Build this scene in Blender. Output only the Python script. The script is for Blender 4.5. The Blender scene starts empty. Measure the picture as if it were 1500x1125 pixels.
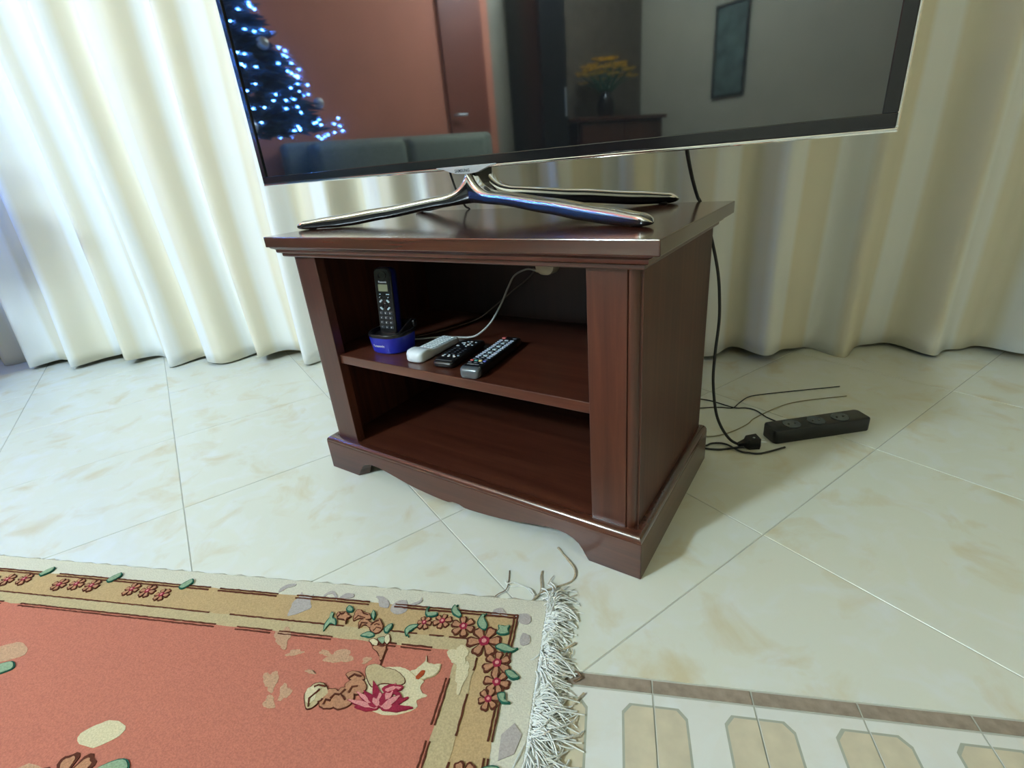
import bpy, bmesh, math, random
from mathutils import Vector, Matrix
random.seed(7)
PI = math.pi
scene = bpy.context.scene
COL = scene.collection

# ------------------------------------------------------------------ frames
# c-frame: x along the cabinet front, y towards its back, z up (metres).
# world   : the room's axes; the cabinet stands turned 22.5 degrees in the room.
A = math.radians(22.5)
CA, SA = math.cos(A), math.sin(A)
def c2w(x, y, z=0.0):
    return Vector((x*CA + y*SA, -x*SA + y*CA, z))

# ------------------------------------------------------------------ camera
F_PX = 741.14
CAM_C = (1.0174, -0.6336, 0.6667)
YAW, PIT, ROL = math.radians(35.1063), math.radians(-23.7743), math.radians(-5.2692)
_f = Vector((-math.sin(YAW)*math.cos(PIT), math.cos(YAW)*math.cos(PIT), math.sin(PIT)))
_r = Vector((math.cos(YAW), math.sin(YAW), 0)); _u = _r.cross(_f)
_r2 = _r*math.cos(ROL) + _u*math.sin(ROL); _u2 = -_r*math.sin(ROL) + _u*math.cos(ROL)
RW, UW, FW = c2w(*_r2), c2w(*_u2), c2w(*_f)
CAMW = c2w(*CAM_C)
cam_data = bpy.data.cameras.new('camera'); cam = bpy.data.objects.new('camera', cam_data); COL.objects.link(cam)
cam_data.sensor_fit = 'HORIZONTAL'; cam_data.sensor_width = 36.0; cam_data.lens = F_PX/1500*36
cam_data.clip_start = 0.02
m = Matrix.Identity(4)
for i in range(3):
    m[i][0] = RW[i]; m[i][1] = UW[i]; m[i][2] = -FW[i]; m[i][3] = CAMW[i]
cam.matrix_world = m
scene.camera = cam
def fl(px, py, z=0.0):
    """photo pixel -> world point on the horizontal plane at height z"""
    d = FW*F_PX + RW*(px-750) - UW*(py-562.5)
    t = (z-CAMW.z)/d.z
    return CAMW + d*t

# ------------------------------------------------------------------ world, exposure
w = bpy.data.worlds.new('world'); scene.world = w; w.use_nodes = True
w.node_tree.nodes['Background'].inputs[0].default_value = (0.03, 0.035, 0.045, 1)
w.node_tree.nodes['Background'].inputs[1].default_value = 0.3
scene.view_settings.view_transform = 'Standard'; scene.view_settings.look = 'None'
scene.view_settings.gamma = 1.0; scene.view_settings.use_curve_mapping = False
scene.view_settings.exposure = 0.0
LAMP_POS = (-1.62, -2.25, 2.32)
LAMP_STRENGTH = 400.0
LAMP_COL = (0.66, 0.86, 1.0)

# ------------------------------------------------------------------ materials
def srgb(r, g, b):
    def k(v):
        v /= 255.0
        return v/12.92 if v <= 0.04045 else ((v+0.055)/1.055)**2.4
    return (k(r), k(g), k(b), 1)
MATS = {}
def new_mat(name):
    mt = bpy.data.materials.new(name); mt.use_nodes = True
    nt = mt.node_tree; b = nt.nodes['Principled BSDF']
    MATS[name] = mt
    return mt, nt, b
def plain(name, col, rough=0.5, metal=0.0, coat=0.0, noise=0.06, scale=40, spec=0.5, bump=0.0):
    mt, nt, b = new_mat(name)
    tc = nt.nodes.new('ShaderNodeTexCoord'); n = nt.nodes.new('ShaderNodeTexNoise')
    n.inputs['Scale'].default_value = scale; n.inputs['Detail'].default_value = 3
    nt.links.new(tc.outputs['Object'], n.inputs['Vector'])
    r = nt.nodes.new('ShaderNodeValToRGB')
    c = col
    r.color_ramp.elements[0].position = .3; r.color_ramp.elements[1].position = .7
    r.color_ramp.elements[0].color = tuple(v*(1-noise) for v in c[:3])+(1,)
    r.color_ramp.elements[1].color = tuple(min(1, v*(1+noise)) for v in c[:3])+(1,)
    nt.links.new(n.outputs['Fac'], r.inputs['Fac']); nt.links.new(r.outputs['Color'], b.inputs['Base Color'])
    b.inputs['Roughness'].default_value = rough; b.inputs['Metallic'].default_value = metal
    b.inputs['Coat Weight'].default_value = coat; b.inputs['Coat Roughness'].default_value = 0.08
    b.inputs['Specular IOR Level'].default_value = spec
    if bump:
        bp = nt.nodes.new('ShaderNodeBump'); bp.inputs['Strength'].default_value = bump; bp.inputs['Distance'].default_value = 0.002
        nt.links.new(n.outputs['Fac'], bp.inputs['Height']); nt.links.new(bp.outputs['Normal'], b.inputs['Normal'])
    return mt
def wood(name, axis, dark, mid, light, rough=0.3, coat=0.25):
    mt, nt, b = new_mat(name)
    tc = nt.nodes.new('ShaderNodeTexCoord'); mp = nt.nodes.new('ShaderNodeMapping')
    s = [55, 55, 55]; s[axis] = 2.2
    mp.inputs['Scale'].default_value = s
    nt.links.new(tc.outputs['Object'], mp.inputs['Vector'])
    n1 = nt.nodes.new('ShaderNodeTexNoise'); n1.inputs['Scale'].default_value = 1.0; n1.inputs['Detail'].default_value = 8; n1.inputs['Roughness'].default_value = .65
    n1.inputs['Distortion'].default_value = .4
    nt.links.new(mp.outputs['Vector'], n1.inputs['Vector'])
    mp2 = nt.nodes.new('ShaderNodeMapping'); s2 = [7, 7, 7]; s2[axis] = 1.3; mp2.inputs['Scale'].default_value = s2
    nt.links.new(tc.outputs['Object'], mp2.inputs['Vector'])
    n2 = nt.nodes.new('ShaderNodeTexNoise'); n2.inputs['Scale'].default_value = 1.0; n2.inputs['Detail'].default_value = 3
    nt.links.new(mp2.outputs['Vector'], n2.inputs['Vector'])
    mx = nt.nodes.new('ShaderNodeMix'); mx.inputs[0].default_value = .45
    nt.links.new(n1.outputs['Fac'], mx.inputs[2]); nt.links.new(n2.outputs['Fac'], mx.inputs[3])
    r = nt.nodes.new('ShaderNodeValToRGB')
    e = r.color_ramp.elements; e[0].position = .34; e[0].color = dark; e[1].position = .68; e[1].color = light
    k = e.new(.5); k.color = mid
    nt.links.new(mx.outputs[0], r.inputs['Fac']); nt.links.new(r.outputs['Color'], b.inputs['Base Color'])
    b.inputs['Roughness'].default_value = rough; b.inputs['Coat Weight'].default_value = coat; b.inputs['Coat Roughness'].default_value = .12
    bp = nt.nodes.new('ShaderNodeBump'); bp.inputs['Strength'].default_value = .12; bp.inputs['Distance'].default_value = .0006
    nt.links.new(n1.outputs['Fac'], bp.inputs['Height']); nt.links.new(bp.outputs['Normal'], b.inputs['Normal'])
    return mt
WD, WM, WL = (.032, .0085, .005, 1), (.062, .018, .010, 1), (.105, .034, .018, 1)
WOOD_X = wood('mahogany_along_width', 0, WD, WM, WL)
WOOD_Y = wood('mahogany_along_depth', 1, WD, WM, WL)
WOOD_Z = wood('mahogany_along_height', 2, WD, WM, WL, rough=.34, coat=.12)
WOOD_SIDE = wood('mahogany_side_veneer', 2, WD, WM, WL, rough=.42, coat=0)
WOOD_SIDE.node_tree.nodes['Principled BSDF'].inputs['Specular IOR Level'].default_value = .28
WOOD_TOP = wood('mahogany_polished_top', 0, WD, WM, WL, rough=.16, coat=.6)
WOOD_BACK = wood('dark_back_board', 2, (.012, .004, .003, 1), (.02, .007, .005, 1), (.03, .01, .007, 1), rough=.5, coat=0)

def marble(name, base, warm, cool, rough=.22):
    mt, nt, b = new_mat(name)
    tc = nt.nodes.new('ShaderNodeTexCoord'); oi = nt.nodes.new('ShaderNodeObjectInfo')
    ad = nt.nodes.new('ShaderNodeVectorMath'); ad.operation = 'ADD'
    sc = nt.nodes.new('ShaderNodeVectorMath'); sc.operation = 'SCALE'; sc.inputs['Scale'].default_value = 37
    cb = nt.nodes.new('ShaderNodeCombineXYZ')
    for i in range(3): nt.links.new(oi.outputs['Random'], cb.inputs[i])
    nt.links.new(cb.outputs[0], sc.inputs[0])
    nt.links.new(tc.outputs['Object'], ad.inputs[0]); nt.links.new(sc.outputs[0], ad.inputs[1])
    n1 = nt.nodes.new('ShaderNodeTexNoise'); n1.inputs['Scale'].default_value = 9; n1.inputs['Detail'].default_value = 6; n1.inputs['Roughness'].default_value = .55; n1.inputs['Distortion'].default_value = .5
    n2 = nt.nodes.new('ShaderNodeTexNoise'); n2.inputs['Scale'].default_value = 16; n2.inputs['Detail'].default_value = 5; n2.inputs['Distortion'].default_value = .8
    nt.links.new(ad.outputs[0], n1.inputs['Vector']); nt.links.new(ad.outputs[0], n2.inputs['Vector'])
    r1 = nt.nodes.new('ShaderNodeValToRGB'); r1.color_ramp.elements[0].position = .54; r1.color_ramp.elements[1].position = .74
    r2 = nt.nodes.new('ShaderNodeValToRGB'); r2.color_ramp.elements[0].position = .48; r2.color_ramp.elements[1].position = .72
    nt.links.new(n1.outputs['Fac'], r1.inputs['Fac']); nt.links.new(n2.outputs['Fac'], r2.inputs['Fac'])
    m1 = nt.nodes.new('ShaderNodeMix'); m1.data_type = 'RGBA'; m1.inputs[6].default_value = base; m1.inputs[7].default_value = cool
    m2 = nt.nodes.new('ShaderNodeMix'); m2.data_type = 'RGBA'; m2.inputs[7].default_value = warm
    nt.links.new(r2.outputs['Color'], m1.inputs[0]); nt.links.new(m1.outputs[2], m2.inputs[6]); nt.links.new(r1.outputs['Color'], m2.inputs[0])
    nt.links.new(m2.outputs[2], b.inputs['Base Color'])
    b.inputs['Roughness'].default_value = rough
    return mt
TILE = marble('cream_marble_tile', (.70, .72, .63, 1), (.62, .56, .38, 1), (.72, .75, .72, 1), rough=.3)
BORDER_TILE = marble('white_border_tile', (.72, .73, .68, 1), (.66, .64, .54, 1), (.74, .77, .75, 1), rough=.3)
LISTEL = plain('brown_listel', (.29, .235, .185, 1), .4, noise=.25, scale=60)
INLAY = plain('beige_inlay', (.60, .54, .40, 1), .35, noise=.1, scale=30)
INLAY_EDGE = plain('grey_inlay_outline', (.38, .40, .33, 1), .4)
GROUT = plain('grey_grout', (.47, .48, .42, 1), .9)
WALL = plain('cream_wall_paint', (.62, .51, .32, 1), .8, noise=.03, scale=8)
CORAL = plain('coral_wall_paint', (.58, .20, .12, 1), .7, noise=.05, scale=5)
GREYW = plain('grey_green_wall_paint', (.27, .25, .19, 1), .8, noise=.04, scale=5)
CEIL = plain('warm_bounce_ceiling_paint', (.74, .64, .42, 1), .9, noise=.02)  # ceiling tinted warm, added so its bounced light warms the shade
CHROME = plain('chrome', (.86, .86, .85, 1), .07, metal=1.0, noise=.01)
BLACKG = plain('gloss_black', (.008, .008, .009, 1), .12, noise=.1)
BLACKM = plain('matt_black_plastic', (.007, .007, .008, 1), .3, noise=.1)
CABLE = plain('black_cable_rubber', (.010, .010, .010, 1), .45, noise=.1)
SILVER = plain('satin_silver', (.62, .68, .70, 1), .28, metal=.7, noise=.02)
INK = plain('dark_ink', (.03, .035, .04, 1), .5)
WHITEINK = plain('white_ink', (.75, .78, .80, 1), .5)
BLUE = plain('blue_plastic', (.012, .022, .36, 1), .28, noise=.05)
BLUED = plain('deep_blue_plastic', (.008, .012, .16, 1), .3, noise=.05)
LCD = plain('grey_green_lcd', (.20, .21, .13, 1), .25, noise=.03)
KEYB = plain('dark_key_rubber', (.03, .037, .05, 1), .4)
KEYG = plain('pale_grey_key', (.42, .55, .62, 1), .5)
KEYL = plain('light_blue_key', (.36, .43, .55, 1), .45)
KEYW = plain('white_key', (.7, .73, .75, 1), .45)
KRED = plain('red_key', (.55, .09, .08, 1), .45); KGRN = plain('green_key', (.05, .30, .26, 1), .45)
KYEL = plain('yellow_key', (.6, .52, .2, 1), .45); KBLU = plain('blue_key', (.08, .12, .5, 1), .45)
REMW = plain('white_remote_shell', (.72, .80, .84, 1), .3, noise=.02)
GREYP = plain('gunmetal_plastic', (.10, .12, .135, 1), .25, metal=.3)
CREAMP = plain('cream_plastic', (.62, .58, .42, 1), .4)
WCORD = plain('pale_grey_cord', (.45, .48, .46, 1), .45)
BCORD = plain('beige_cord', (.28, .25, .15, 1), .6)
def screen_mat():
    mt, nt, b = new_mat('dark_tv_panel')
    b.inputs['Base Color'].default_value = (.006, .007, .008, 1); b.inputs['Roughness'].default_value = .045
    b.inputs['IOR'].default_value = 2.1
    n = nt.nodes.new('ShaderNodeTexNoise'); n.inputs['Scale'].default_value = 30
    tc = nt.nodes.new('ShaderNodeTexCoord'); nt.links.new(tc.outputs['Object'], n.inputs['Vector'])
    mr = nt.nodes.new('ShaderNodeMapRange'); mr.inputs[3].default_value = .028; mr.inputs[4].default_value = .044
    nt.links.new(n.outputs['Fac'], mr.inputs[0]); nt.links.new(mr.outputs[0], b.inputs['Roughness'])
    return mt
SCREEN = screen_mat()
def curtain_mat():
    mt, nt, b = new_mat('cream_striped_curtain')
    tc = nt.nodes.new('ShaderNodeTexCoord'); sx = nt.nodes.new('ShaderNodeSeparateXYZ')
    nt.links.new(tc.outputs['UV'], sx.inputs[0])
    wv = nt.nodes.new('ShaderNodeMath'); wv.operation = 'SINE'
    mu = nt.nodes.new('ShaderNodeMath'); mu.operation = 'MULTIPLY'; mu.inputs[1].default_value = 2*PI/0.19
    nt.links.new(sx.outputs[0], mu.inputs[0]); nt.links.new(mu.outputs[0], wv.inputs[0])
    r = nt.nodes.new('ShaderNodeValToRGB'); r.color_ramp.elements[0].position = .45; r.color_ramp.elements[1].position = .75
    r.color_ramp.elements[0].color = (.78, .74, .60, 1); r.color_ramp.elements[1].color = (.85, .87, .85, 1)
    mr = nt.nodes.new('ShaderNodeMapRange'); mr.inputs[1].default_value = -1; mr.inputs[2].default_value = 1
    nt.links.new(wv.outputs[0], mr.inputs[0]); nt.links.new(mr.outputs[0], r.inputs['Fac'])
    nt.links.new(r.outputs['Color'], b.inputs['Base Color'])
    b.inputs['Roughness'].default_value = .75
    n = nt.nodes.new('ShaderNodeTexNoise'); n.inputs['Scale'].default_value = 400
    nt.links.new(tc.outputs['Object'], n.inputs['Vector'])
    bp = nt.nodes.new('ShaderNodeBump'); bp.inputs['Strength'].default_value = .1; bp.inputs['Distance'].default_value = .001
    nt.links.new(n.outputs['Fac'], bp.inputs['Height']); nt.links.new(bp.outputs['Normal'], b.inputs['Normal'])
    return mt
CURTAIN = curtain_mat()
def pile(name, c, noise=.18):
    return plain(name, c, .95, noise=noise, scale=420, spec=.1, bump=.35)
P_CREAM = pile('cream_wool', (.62, .60, .49, 1), .10)
P_TAN = pile('tan_wool', (.47, .33, .17, 1), .14)
P_PALE = pile('pale_sand_wool', (.47, .38, .22, 1), .14)
P_CORAL = pile('coral_wool', (.47, .165, .115, 1), .16)
P_BROWN = pile('dark_brown_wool', (.10, .03, .018, 1))
P_FLOW = pile('dusty_rose_wool', (.42, .21, .12, 1), .2)
P_CRIM = pile('crimson_wool', (.27, .022, .048, 1))
P_PINK = pile('pink_wool', (.62, .25, .24, 1))
P_TEAL = pile('dark_teal_wool', (.02, .105, .075, 1))
P_LEAF = pile('sage_leaf_wool', (.25, .35, .23, 1))
P_LILAC = pile('grey_lilac_wool', (.42, .38, .36, 1), .12)
P_IVORY = pile('ivory_wool', (.62, .55, .36, 1), .15)
P_WISP = pile('faded_rose_wool', (.48, .30, .19, 1), .2)
P_RUST = pile('rust_wool', (.33, .06, .02, 1))
FRINGE = plain('white_cotton_fringe', (.72, .74, .70, 1), .9, noise=.1, scale=200)
FRINGED = plain('dusty_cotton_thread', (.42, .36, .25, 1), .9, noise=.2, scale=200)
THREADD = plain('brown_thread', (.16, .10, .06, 1), .9)
SOFA = plain('grey_green_upholstery', (.22, .25, .20, 1), .9, noise=.12, scale=60, bump=.3)
NEEDLE = plain('blue_lit_needles', (.04, .08, .11, 1), .7, noise=.4, scale=20)  # green needles tinted blue: the glow of the lights put into the colour
TRUNK = plain('brown_bark', (.05, .03, .015, 1), .9)
YELLOWF = plain('yellow_petals', (.75, .48, .06, 1), .7, noise=.3)
def emit(name, col, s, sample=True):
    mt, nt, b = new_mat(name)
    b.inputs['Base Color'].default_value = (0.8, .8, .8, 1)
    b.inputs['Emission Color'].default_value = tuple(col)+(1,); b.inputs['Emission Strength'].default_value = s
    return mt
LAMPGLASS = emit('lit_opal_glass', LAMP_COL, LAMP_STRENGTH)
LED = emit('blue_led', (.06, .27, 1.0), 800.0)

# ------------------------------------------------------------------ mesh helpers
class MB:
    def __init__(s): s.v = []; s.f = []
    def add(s, vs, fs):
        o = len(s.v); s.v += [tuple(v) for v in vs]; s.f += [tuple(i+o for i in f) for f in fs]; return s
    def box(s, x0, x1, y0, y1, z0, z1):
        return s.rings([[(x0, y0, z0), (x1, y0, z0), (x1, y1, z0), (x0, y1, z0)], [(x0, y0, z1), (x1, y0, z1), (x1, y1, z1), (x0, y1, z1)]])
    def rings(s, rs, cap=True, closed=True):
        n = len(rs[0]); vs = [p for r in rs for p in r]; fs = []
        for k in range(len(rs)-1):
            for i in range(n if closed else n-1):
                j = (i+1) % n
                fs.append((k*n+i, k*n+j, (k+1)*n+j, (k+1)*n+i))
        if cap and closed:
            fs.append(tuple(reversed(range(n)))); fs.append(tuple((len(rs)-1)*n+i for i in range(n)))
        return s.add(vs, fs)
    def frustum(s, rects):
        """stack of (x0,x1,y0,y1,z)"""
        return s.rings([[(a, c, z), (b, c, z), (b, d, z), (a, d, z)] for a, b, c, d, z in rects])
    def prism(s, poly, z0, z1):
        return s.rings([[(p[0], p[1], z0) for p in poly], [(p[0], p[1], z1) for p in poly]])
    def prism_xz(s, poly, y0, y1):
        return s.rings([[(p[0], y1, p[1]) for p in poly], [(p[0], y0, p[1]) for p in poly]])
    def tube(s, pts, r, n=8, flat=1.0):
        pts = [Vector(p) for p in pts]; rs = []
        up = Vector((0, 0, 1)); prev = None
        for i, p in enumerate(pts):
            t = (pts[min(i+1, len(pts)-1)]-pts[max(i-1, 0)]).normalized()
            if prev is None:
                a = t.orthogonal().normalized() if abs(t.z) > .95 else t.cross(up).normalized()
            else:
                a = (prev-t*prev.dot(t)).normalized()
            prev = a; b = t.cross(a)
            rr = r[i] if isinstance(r, (list, tuple)) else r
            rs.append([p+a*(rr*math.cos(2*PI*k/n))+b*(rr*flat*math.sin(2*PI*k/n)) for k in range(n)])
        return s.rings(rs)
    def lathe(s, prof, n=24, cx=0, cy=0, sx=1, sy=1):
        return s.rings([[(cx+r*sx*math.cos(2*PI*k/n), cy+r*sy*math.sin(2*PI*k/n), z) for k in range(n)] for r, z in prof])
    def ball(s, c, r, n=10, k=6):
        rs = []
        for i in range(k+1):
            a = -PI/2+PI*(i+.02)/(k+.04)
            rs.append([(c[0]+r*math.cos(a)*math.cos(2*PI*j/n), c[1]+r*math.cos(a)*math.sin(2*PI*j/n), c[2]+r*math.sin(a)) for j in range(n)])
        return s.rings(rs)
MERGE = False
def mesh_of(name, mb, mat, smooth=0, bevel=0, seg=2):
    me = bpy.data.meshes.new(name); me.from_pydata(mb.v, [], mb.f); me.update()
    bm = bmesh.new(); bm.from_mesh(me)
    if MERGE: bmesh.ops.remove_doubles(bm, verts=bm.verts, dist=1e-5)
    bmesh.ops.recalc_face_normals(bm, faces=bm.faces)
    if bevel:
        bm.normal_update()
        es = [e for e in bm.edges if len(e.link_faces) == 2 and e.calc_face_angle(0) > .5]
        bmesh.ops.bevel(bm, geom=es, offset=bevel, segments=seg, affect='EDGES', profile=.5, clamp_overlap=True)
    bm.to_mesh(me); bm.free()
    me.materials.append(mat)
    if smooth:
        me.shade_smooth(); me.set_sharp_from_angle(angle=math.radians(smooth))
    return me
def link(name, me, parent=None, loc=None, rz=None):
    o = bpy.data.objects.new(name, me); COL.objects.link(o)
    if parent is not None: o.parent = parent
    if loc is not None: o.location = loc
    if rz is not None: o.rotation_euler = (0, 0, rz)
    return o
def obj(name, mb, mat, parent=None, smooth=0, bevel=0, seg=2, loc=None, rz=None):
    return link(name, mesh_of(name, mb, mat, smooth, bevel, seg), parent, loc, rz)
def tag(o, label, cat, group=None):
    o['label'] = label; o['category'] = cat
    if group: o['group'] = group
    return o
def thing(name, label, cat, loc=(0, 0, 0), rz=0.0, group=None):
    o = bpy.data.objects.new(name, None); COL.objects.link(o); o.empty_display_size = .05
    o.location = loc; o.rotation_euler = (0, 0, rz)
    return tag(o, label, cat, group)
def struct(o):
    o['kind'] = 'structure'; return o
def text_mesh(body, mat, width=None, height=None, depth=.0002, shear=0.0, bold=0.0):
    cu = bpy.data.curves.new('lettering', 'FONT'); cu.body = body; cu.align_x = 'CENTER'; cu.align_y = 'CENTER'
    cu.size = 1; cu.extrude = 0; cu.resolution_u = 2; cu.shear = shear; cu.offset = bold
    t = bpy.data.objects.new('lettering', cu); COL.objects.link(t)
    bpy.context.view_layer.update()
    me = bpy.data.meshes.new_from_object(t.evaluated_get(bpy.context.evaluated_depsgraph_get()))
    bpy.data.objects.remove(t); bpy.data.curves.remove(cu)
    xs = [v.co.x for v in me.vertices]; ys = [v.co.y for v in me.vertices]
    cx, cy = (max(xs)+min(xs))/2, (max(ys)+min(ys))/2
    k = width/(max(xs)-min(xs)) if width else height/(max(ys)-min(ys))
    k2 = height/(max(ys)-min(ys)) if height else k
    for v in me.vertices: v.co = ((v.co.x-cx)*k, (v.co.y-cy)*k2, 0)
    me.materials.clear(); me.materials.append(mat); me.name = 'lettering'
    return me
def upright(me):     # xy text -> stands in xz, facing -y
    for v in me.vertices: v.co = (v.co.x, 0, v.co.y)
    return me
def rrect(x0, x1, y0, y1, r, n=5):
    out = []
    for cx, cy, a0 in ((x1-r, y1-r, 0), (x0+r, y1-r, PI/2), (x0+r, y0+r, PI), (x1-r, y0+r, 3*PI/2)):
        for i in range(n+1):
            a = a0+PI/2*i/n; out.append((cx+r*math.cos(a), cy+r*math.sin(a)))
    return out
def smooth_path(pts, k=6):
    P = [Vector(p) for p in pts]; out = []
    for i in range(len(P)-1):
        p0, p1, p2, p3 = P[max(i-1, 0)], P[i], P[i+1], P[min(i+2, len(P)-1)]
        for j in range(k):
            t = j/k
            out.append(.5*((2*p1)+(-p0+p2)*t+(2*p0-5*p1+4*p2-p3)*t*t+(-p0+3*p1-3*p2+p3)*t**3))
    out.append(P[-1]); return out

# ================================================================== THE ROOM
RX0, RX1, RY0, RY1, RH = -2.6, 2.5, -3.7, .86, 2.6
fo = struct(obj('floor', MB().box(RX0-.1, RX1+.1, RY0-.1, RY1+.1, -.06, -.0011), GROUT))
def clip(poly, a, b, c):            # keep a*x+b*y+c >= 0
    out = []
    for i in range(len(poly)):
        p, q = poly[i], poly[(i+1) % len(poly)]
        dp, dq = a*p[0]+b*p[1]+c, a*q[0]+b*q[1]+c
        if dp >= 0: out.append(p)
        if dp*dq < 0:
            t = dp/(dp-dq); out.append((p[0]+t*(q[0]-p[0]), p[1]+t*(q[1]-p[1])))
    return out
SP, TP, G = .4335, .443, .0010
def st2w(s, t): return c2w(s*.9239+t*.3827, -s*.3827+t*.9239)[:2]
Y_STRIP0, Y_STRIP1, Y_BORD = -.4865, -.5060, -.640
Y_S2 = -.6595
tile_mesh = None
def tile_poly_mesh(poly, cx, cy):
    mb = MB(); n = len(poly)
    def inset(p, d):
        dx, dy = cx-p[0], cy-p[1]; L = math.hypot(dx, dy) or 1
        return (p[0]+dx/L*d, p[1]+dy/L*d)
    lo = [(p[0]-cx, p[1]-cy, -.008) for p in poly]; md = [(p[0]-cx, p[1]-cy, -.0008) for p in poly]
    hi = [(inset(p, .0010)[0]-cx, inset(p, .0010)[1]-cy, 0) for p in poly]
    mb.rings([lo, md, hi]); return mb
for i in range(-14, 14):
    for j in range(-14, 14):
        s0, t0 = .371+SP*i, .1145+TP*j
        base = [st2w(s0+G, t0+G), st2w(s0+SP-G, t0+G), st2w(s0+SP-G, t0+TP-G), st2w(s0+G, t0+TP-G)]
        full = base
        for a, b, c in ((1, 0, -RX0), (-1, 0, RX1), (0, 1, -RY0), (0, -1, RY1)):
            full = clip(full, a, b, c)
            if len(full) < 3: break
        if len(full) < 3: continue
        for a, b, c in ((0, 1, -(Y_STRIP0+.002)), (0, -1, Y_S2-.002)):
            p = clip(full, a, b, c)
            if len(p) < 3: continue
            ar = abs(sum(p[k][0]*p[(k+1) % len(p)][1]-p[(k+1) % len(p)][0]*p[k][1] for k in range(len(p))))/2
            if ar < 2e-4: continue
            whole = len(p) == 4 and abs(ar-(SP-2*G)*(TP-2*G)) < 1e-5
            cx = sum(q[0] for q in p)/len(p); cy = sum(q[1] for q in p)/len(p)
            if whole and tile_mesh:
                me = tile_mesh
            else:
                me = mesh_of('floor_tile', tile_poly_mesh(p, cx, cy), TILE)
                if whole: tile_mesh = me
            link('floor_tile', me, fo, (cx, cy, 0))
# decorative border: brown listels, white tiles with beige inlays
PITCH, X_SEAM = .126, .7462
lis = mesh_of('listel', tile_poly_mesh([(.0010, .0007), (PITCH-.0010, .0007), (PITCH-.0010, .0188), (.0010, .0188)], 0, 0), LISTEL)
btm = mesh_of('border_tile', tile_poly_mesh([(.001, .001), (PITCH-.001, .001), (PITCH-.001, .132), (.001, .132)], 0, 0), BORDER_TILE)
def half_inlay(sgn, g, name, mat, z):
    # half of an elongated octagon standing on the seam
    x0 = 0.0012; w_ = .041-g; yc = .067; hh = .050-g
    pts = [(x0, yc-hh), (w_-.010, yc-hh), (w_, yc-hh+.012), (w_, yc+hh-.012), (w_-.010, yc+hh), (x0, yc+hh)]
    pts = [(p[0] if sgn > 0 else PITCH-p[0], p[1]) for p in pts]
    if sgn < 0: pts.reverse()
    return mesh_of(name, MB().prism(pts, z-.001, z), mat)
ie = [half_inlay(s, 0, 'inlay_outline', INLAY_EDGE, .00015) for s in (1, -1)]
ii = [half_inlay(s, .003, 'inlay', INLAY, .0003) for s in (1, -1)]
k0 = math.floor((RX0-X_SEAM)/PITCH)+1
for k in range(k0, int((RX1-X_SEAM)/PITCH)):
    x = X_SEAM+k*PITCH
    link('listel', lis, fo, (x, Y_STRIP1, 0)); link('listel', lis, fo, (x, Y_S2, 0))
    t = link('border_tile', btm, fo, (x, Y_BORD, 0))
    for a in range(2): link('inlay_outline', ie[a], t); link('inlay', ii[a], t)

struct(obj('wall_back', MB().box(RX0-.1, RX1+.1, RY1, RY1+.1, -.003, RH), WALL))
wl = struct(obj('wall_left', MB().box(RX0-.1, RX0, RY0-.1, RY1+.1, -.003, RH), GREYW))
obj('dark_wood_panelling', MB().box(RX0, RX0+.02, RY0, -2.44, 0, RH), plain('dark_panelling', (.07, .055, .04, 1), .55, noise=.2, scale=12), wl)
co = obj('coral_panel', MB().box(RX0, RX0+.02, -2.0, RY1, 0, RH), CORAL, wl)
struct(obj('wall_right', MB().box(RX1, RX1+.1, RY0-.1, RY1+.1, -.003, RH), WALL))
struct(obj('wall_front', MB().box(RX0-.1, RX1+.1, RY0-.1, RY0, -.003, RH), GREYW))
struct(obj('ceiling', MB().box(RX0-.1, RX1+.1, RY0-.1, RY1+.1, RH, RH+.1), CEIL))
struct(obj('baseboard_back', MB().box(RX0+.02, RX1, RY1-.012, RY1, 0, .07), plain('hem_shade_baseboard', (.36, .30, .17, 1), .5), bevel=.003))  # khaki of the shade under the curtain hem put into the board's colour

# ---- curtain: two panels of one long gathered drape, hem just above the floor
def fold_y(X):
    a = .036*math.sin(2*PI*X/.215+.9*math.sin(X*2.1)+.6)
    b = .013*math.sin(2*PI*X/.118+1.7*math.sin(X*3.3))
    c = .022*math.sin(2*PI*X/.71+1.0)
    return .735+a+b+c
def curtain(name, label, x0, x1, hem):
    nx, zs = int((x1-x0)/.0085), [0, .05, .12, .3, .55, .8, 1.1, 1.5, 2.0, 2.44]
    vs, fs, uv = [], [], []
    for i in range(nx+1):
        X = x0+(x1-x0)*i/nx
        for z in zs:
            k = 1.0 if z > .3 else 1.0+.25*(1-z/.3)
            hz = hem+.010*math.sin(X*7.3)+.008*math.sin(X*17)
            yy = .735+(fold_y(X)-.735)*k*(1-.25*z/2.44)+.008*math.sin(X*5+z*3)
            vs.append((X+.010*math.sin(z*2.4+X*4), yy, hz+(2.48-hz)*z/2.44)); uv.append((X*1.15, z))
    n = len(zs)
    for i in range(nx):
        for j in range(n-1): fs.append((i*n+j, (i+1)*n+j, (i+1)*n+j+1, i*n+j+1))
    me = bpy.data.meshes.new(name); me.from_pydata(vs, [], fs); me.materials.append(CURTAIN)
    ul = me.uv_layers.new(name='UVMap')
    for lp in me.loops: ul.data[lp.index].uv = uv[lp.vertex_index]
    me.shade_smooth()
    o = link(name, me); md = o.modifiers.new('thickness', 'SOLIDIFY'); md.thickness = .0025
    return tag(o, label, 'curtain')
curtain('curtain', 'pale cream and white striped curtain hanging in folds behind the television', RX0+.05, RX1-.03, .014)

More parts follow.
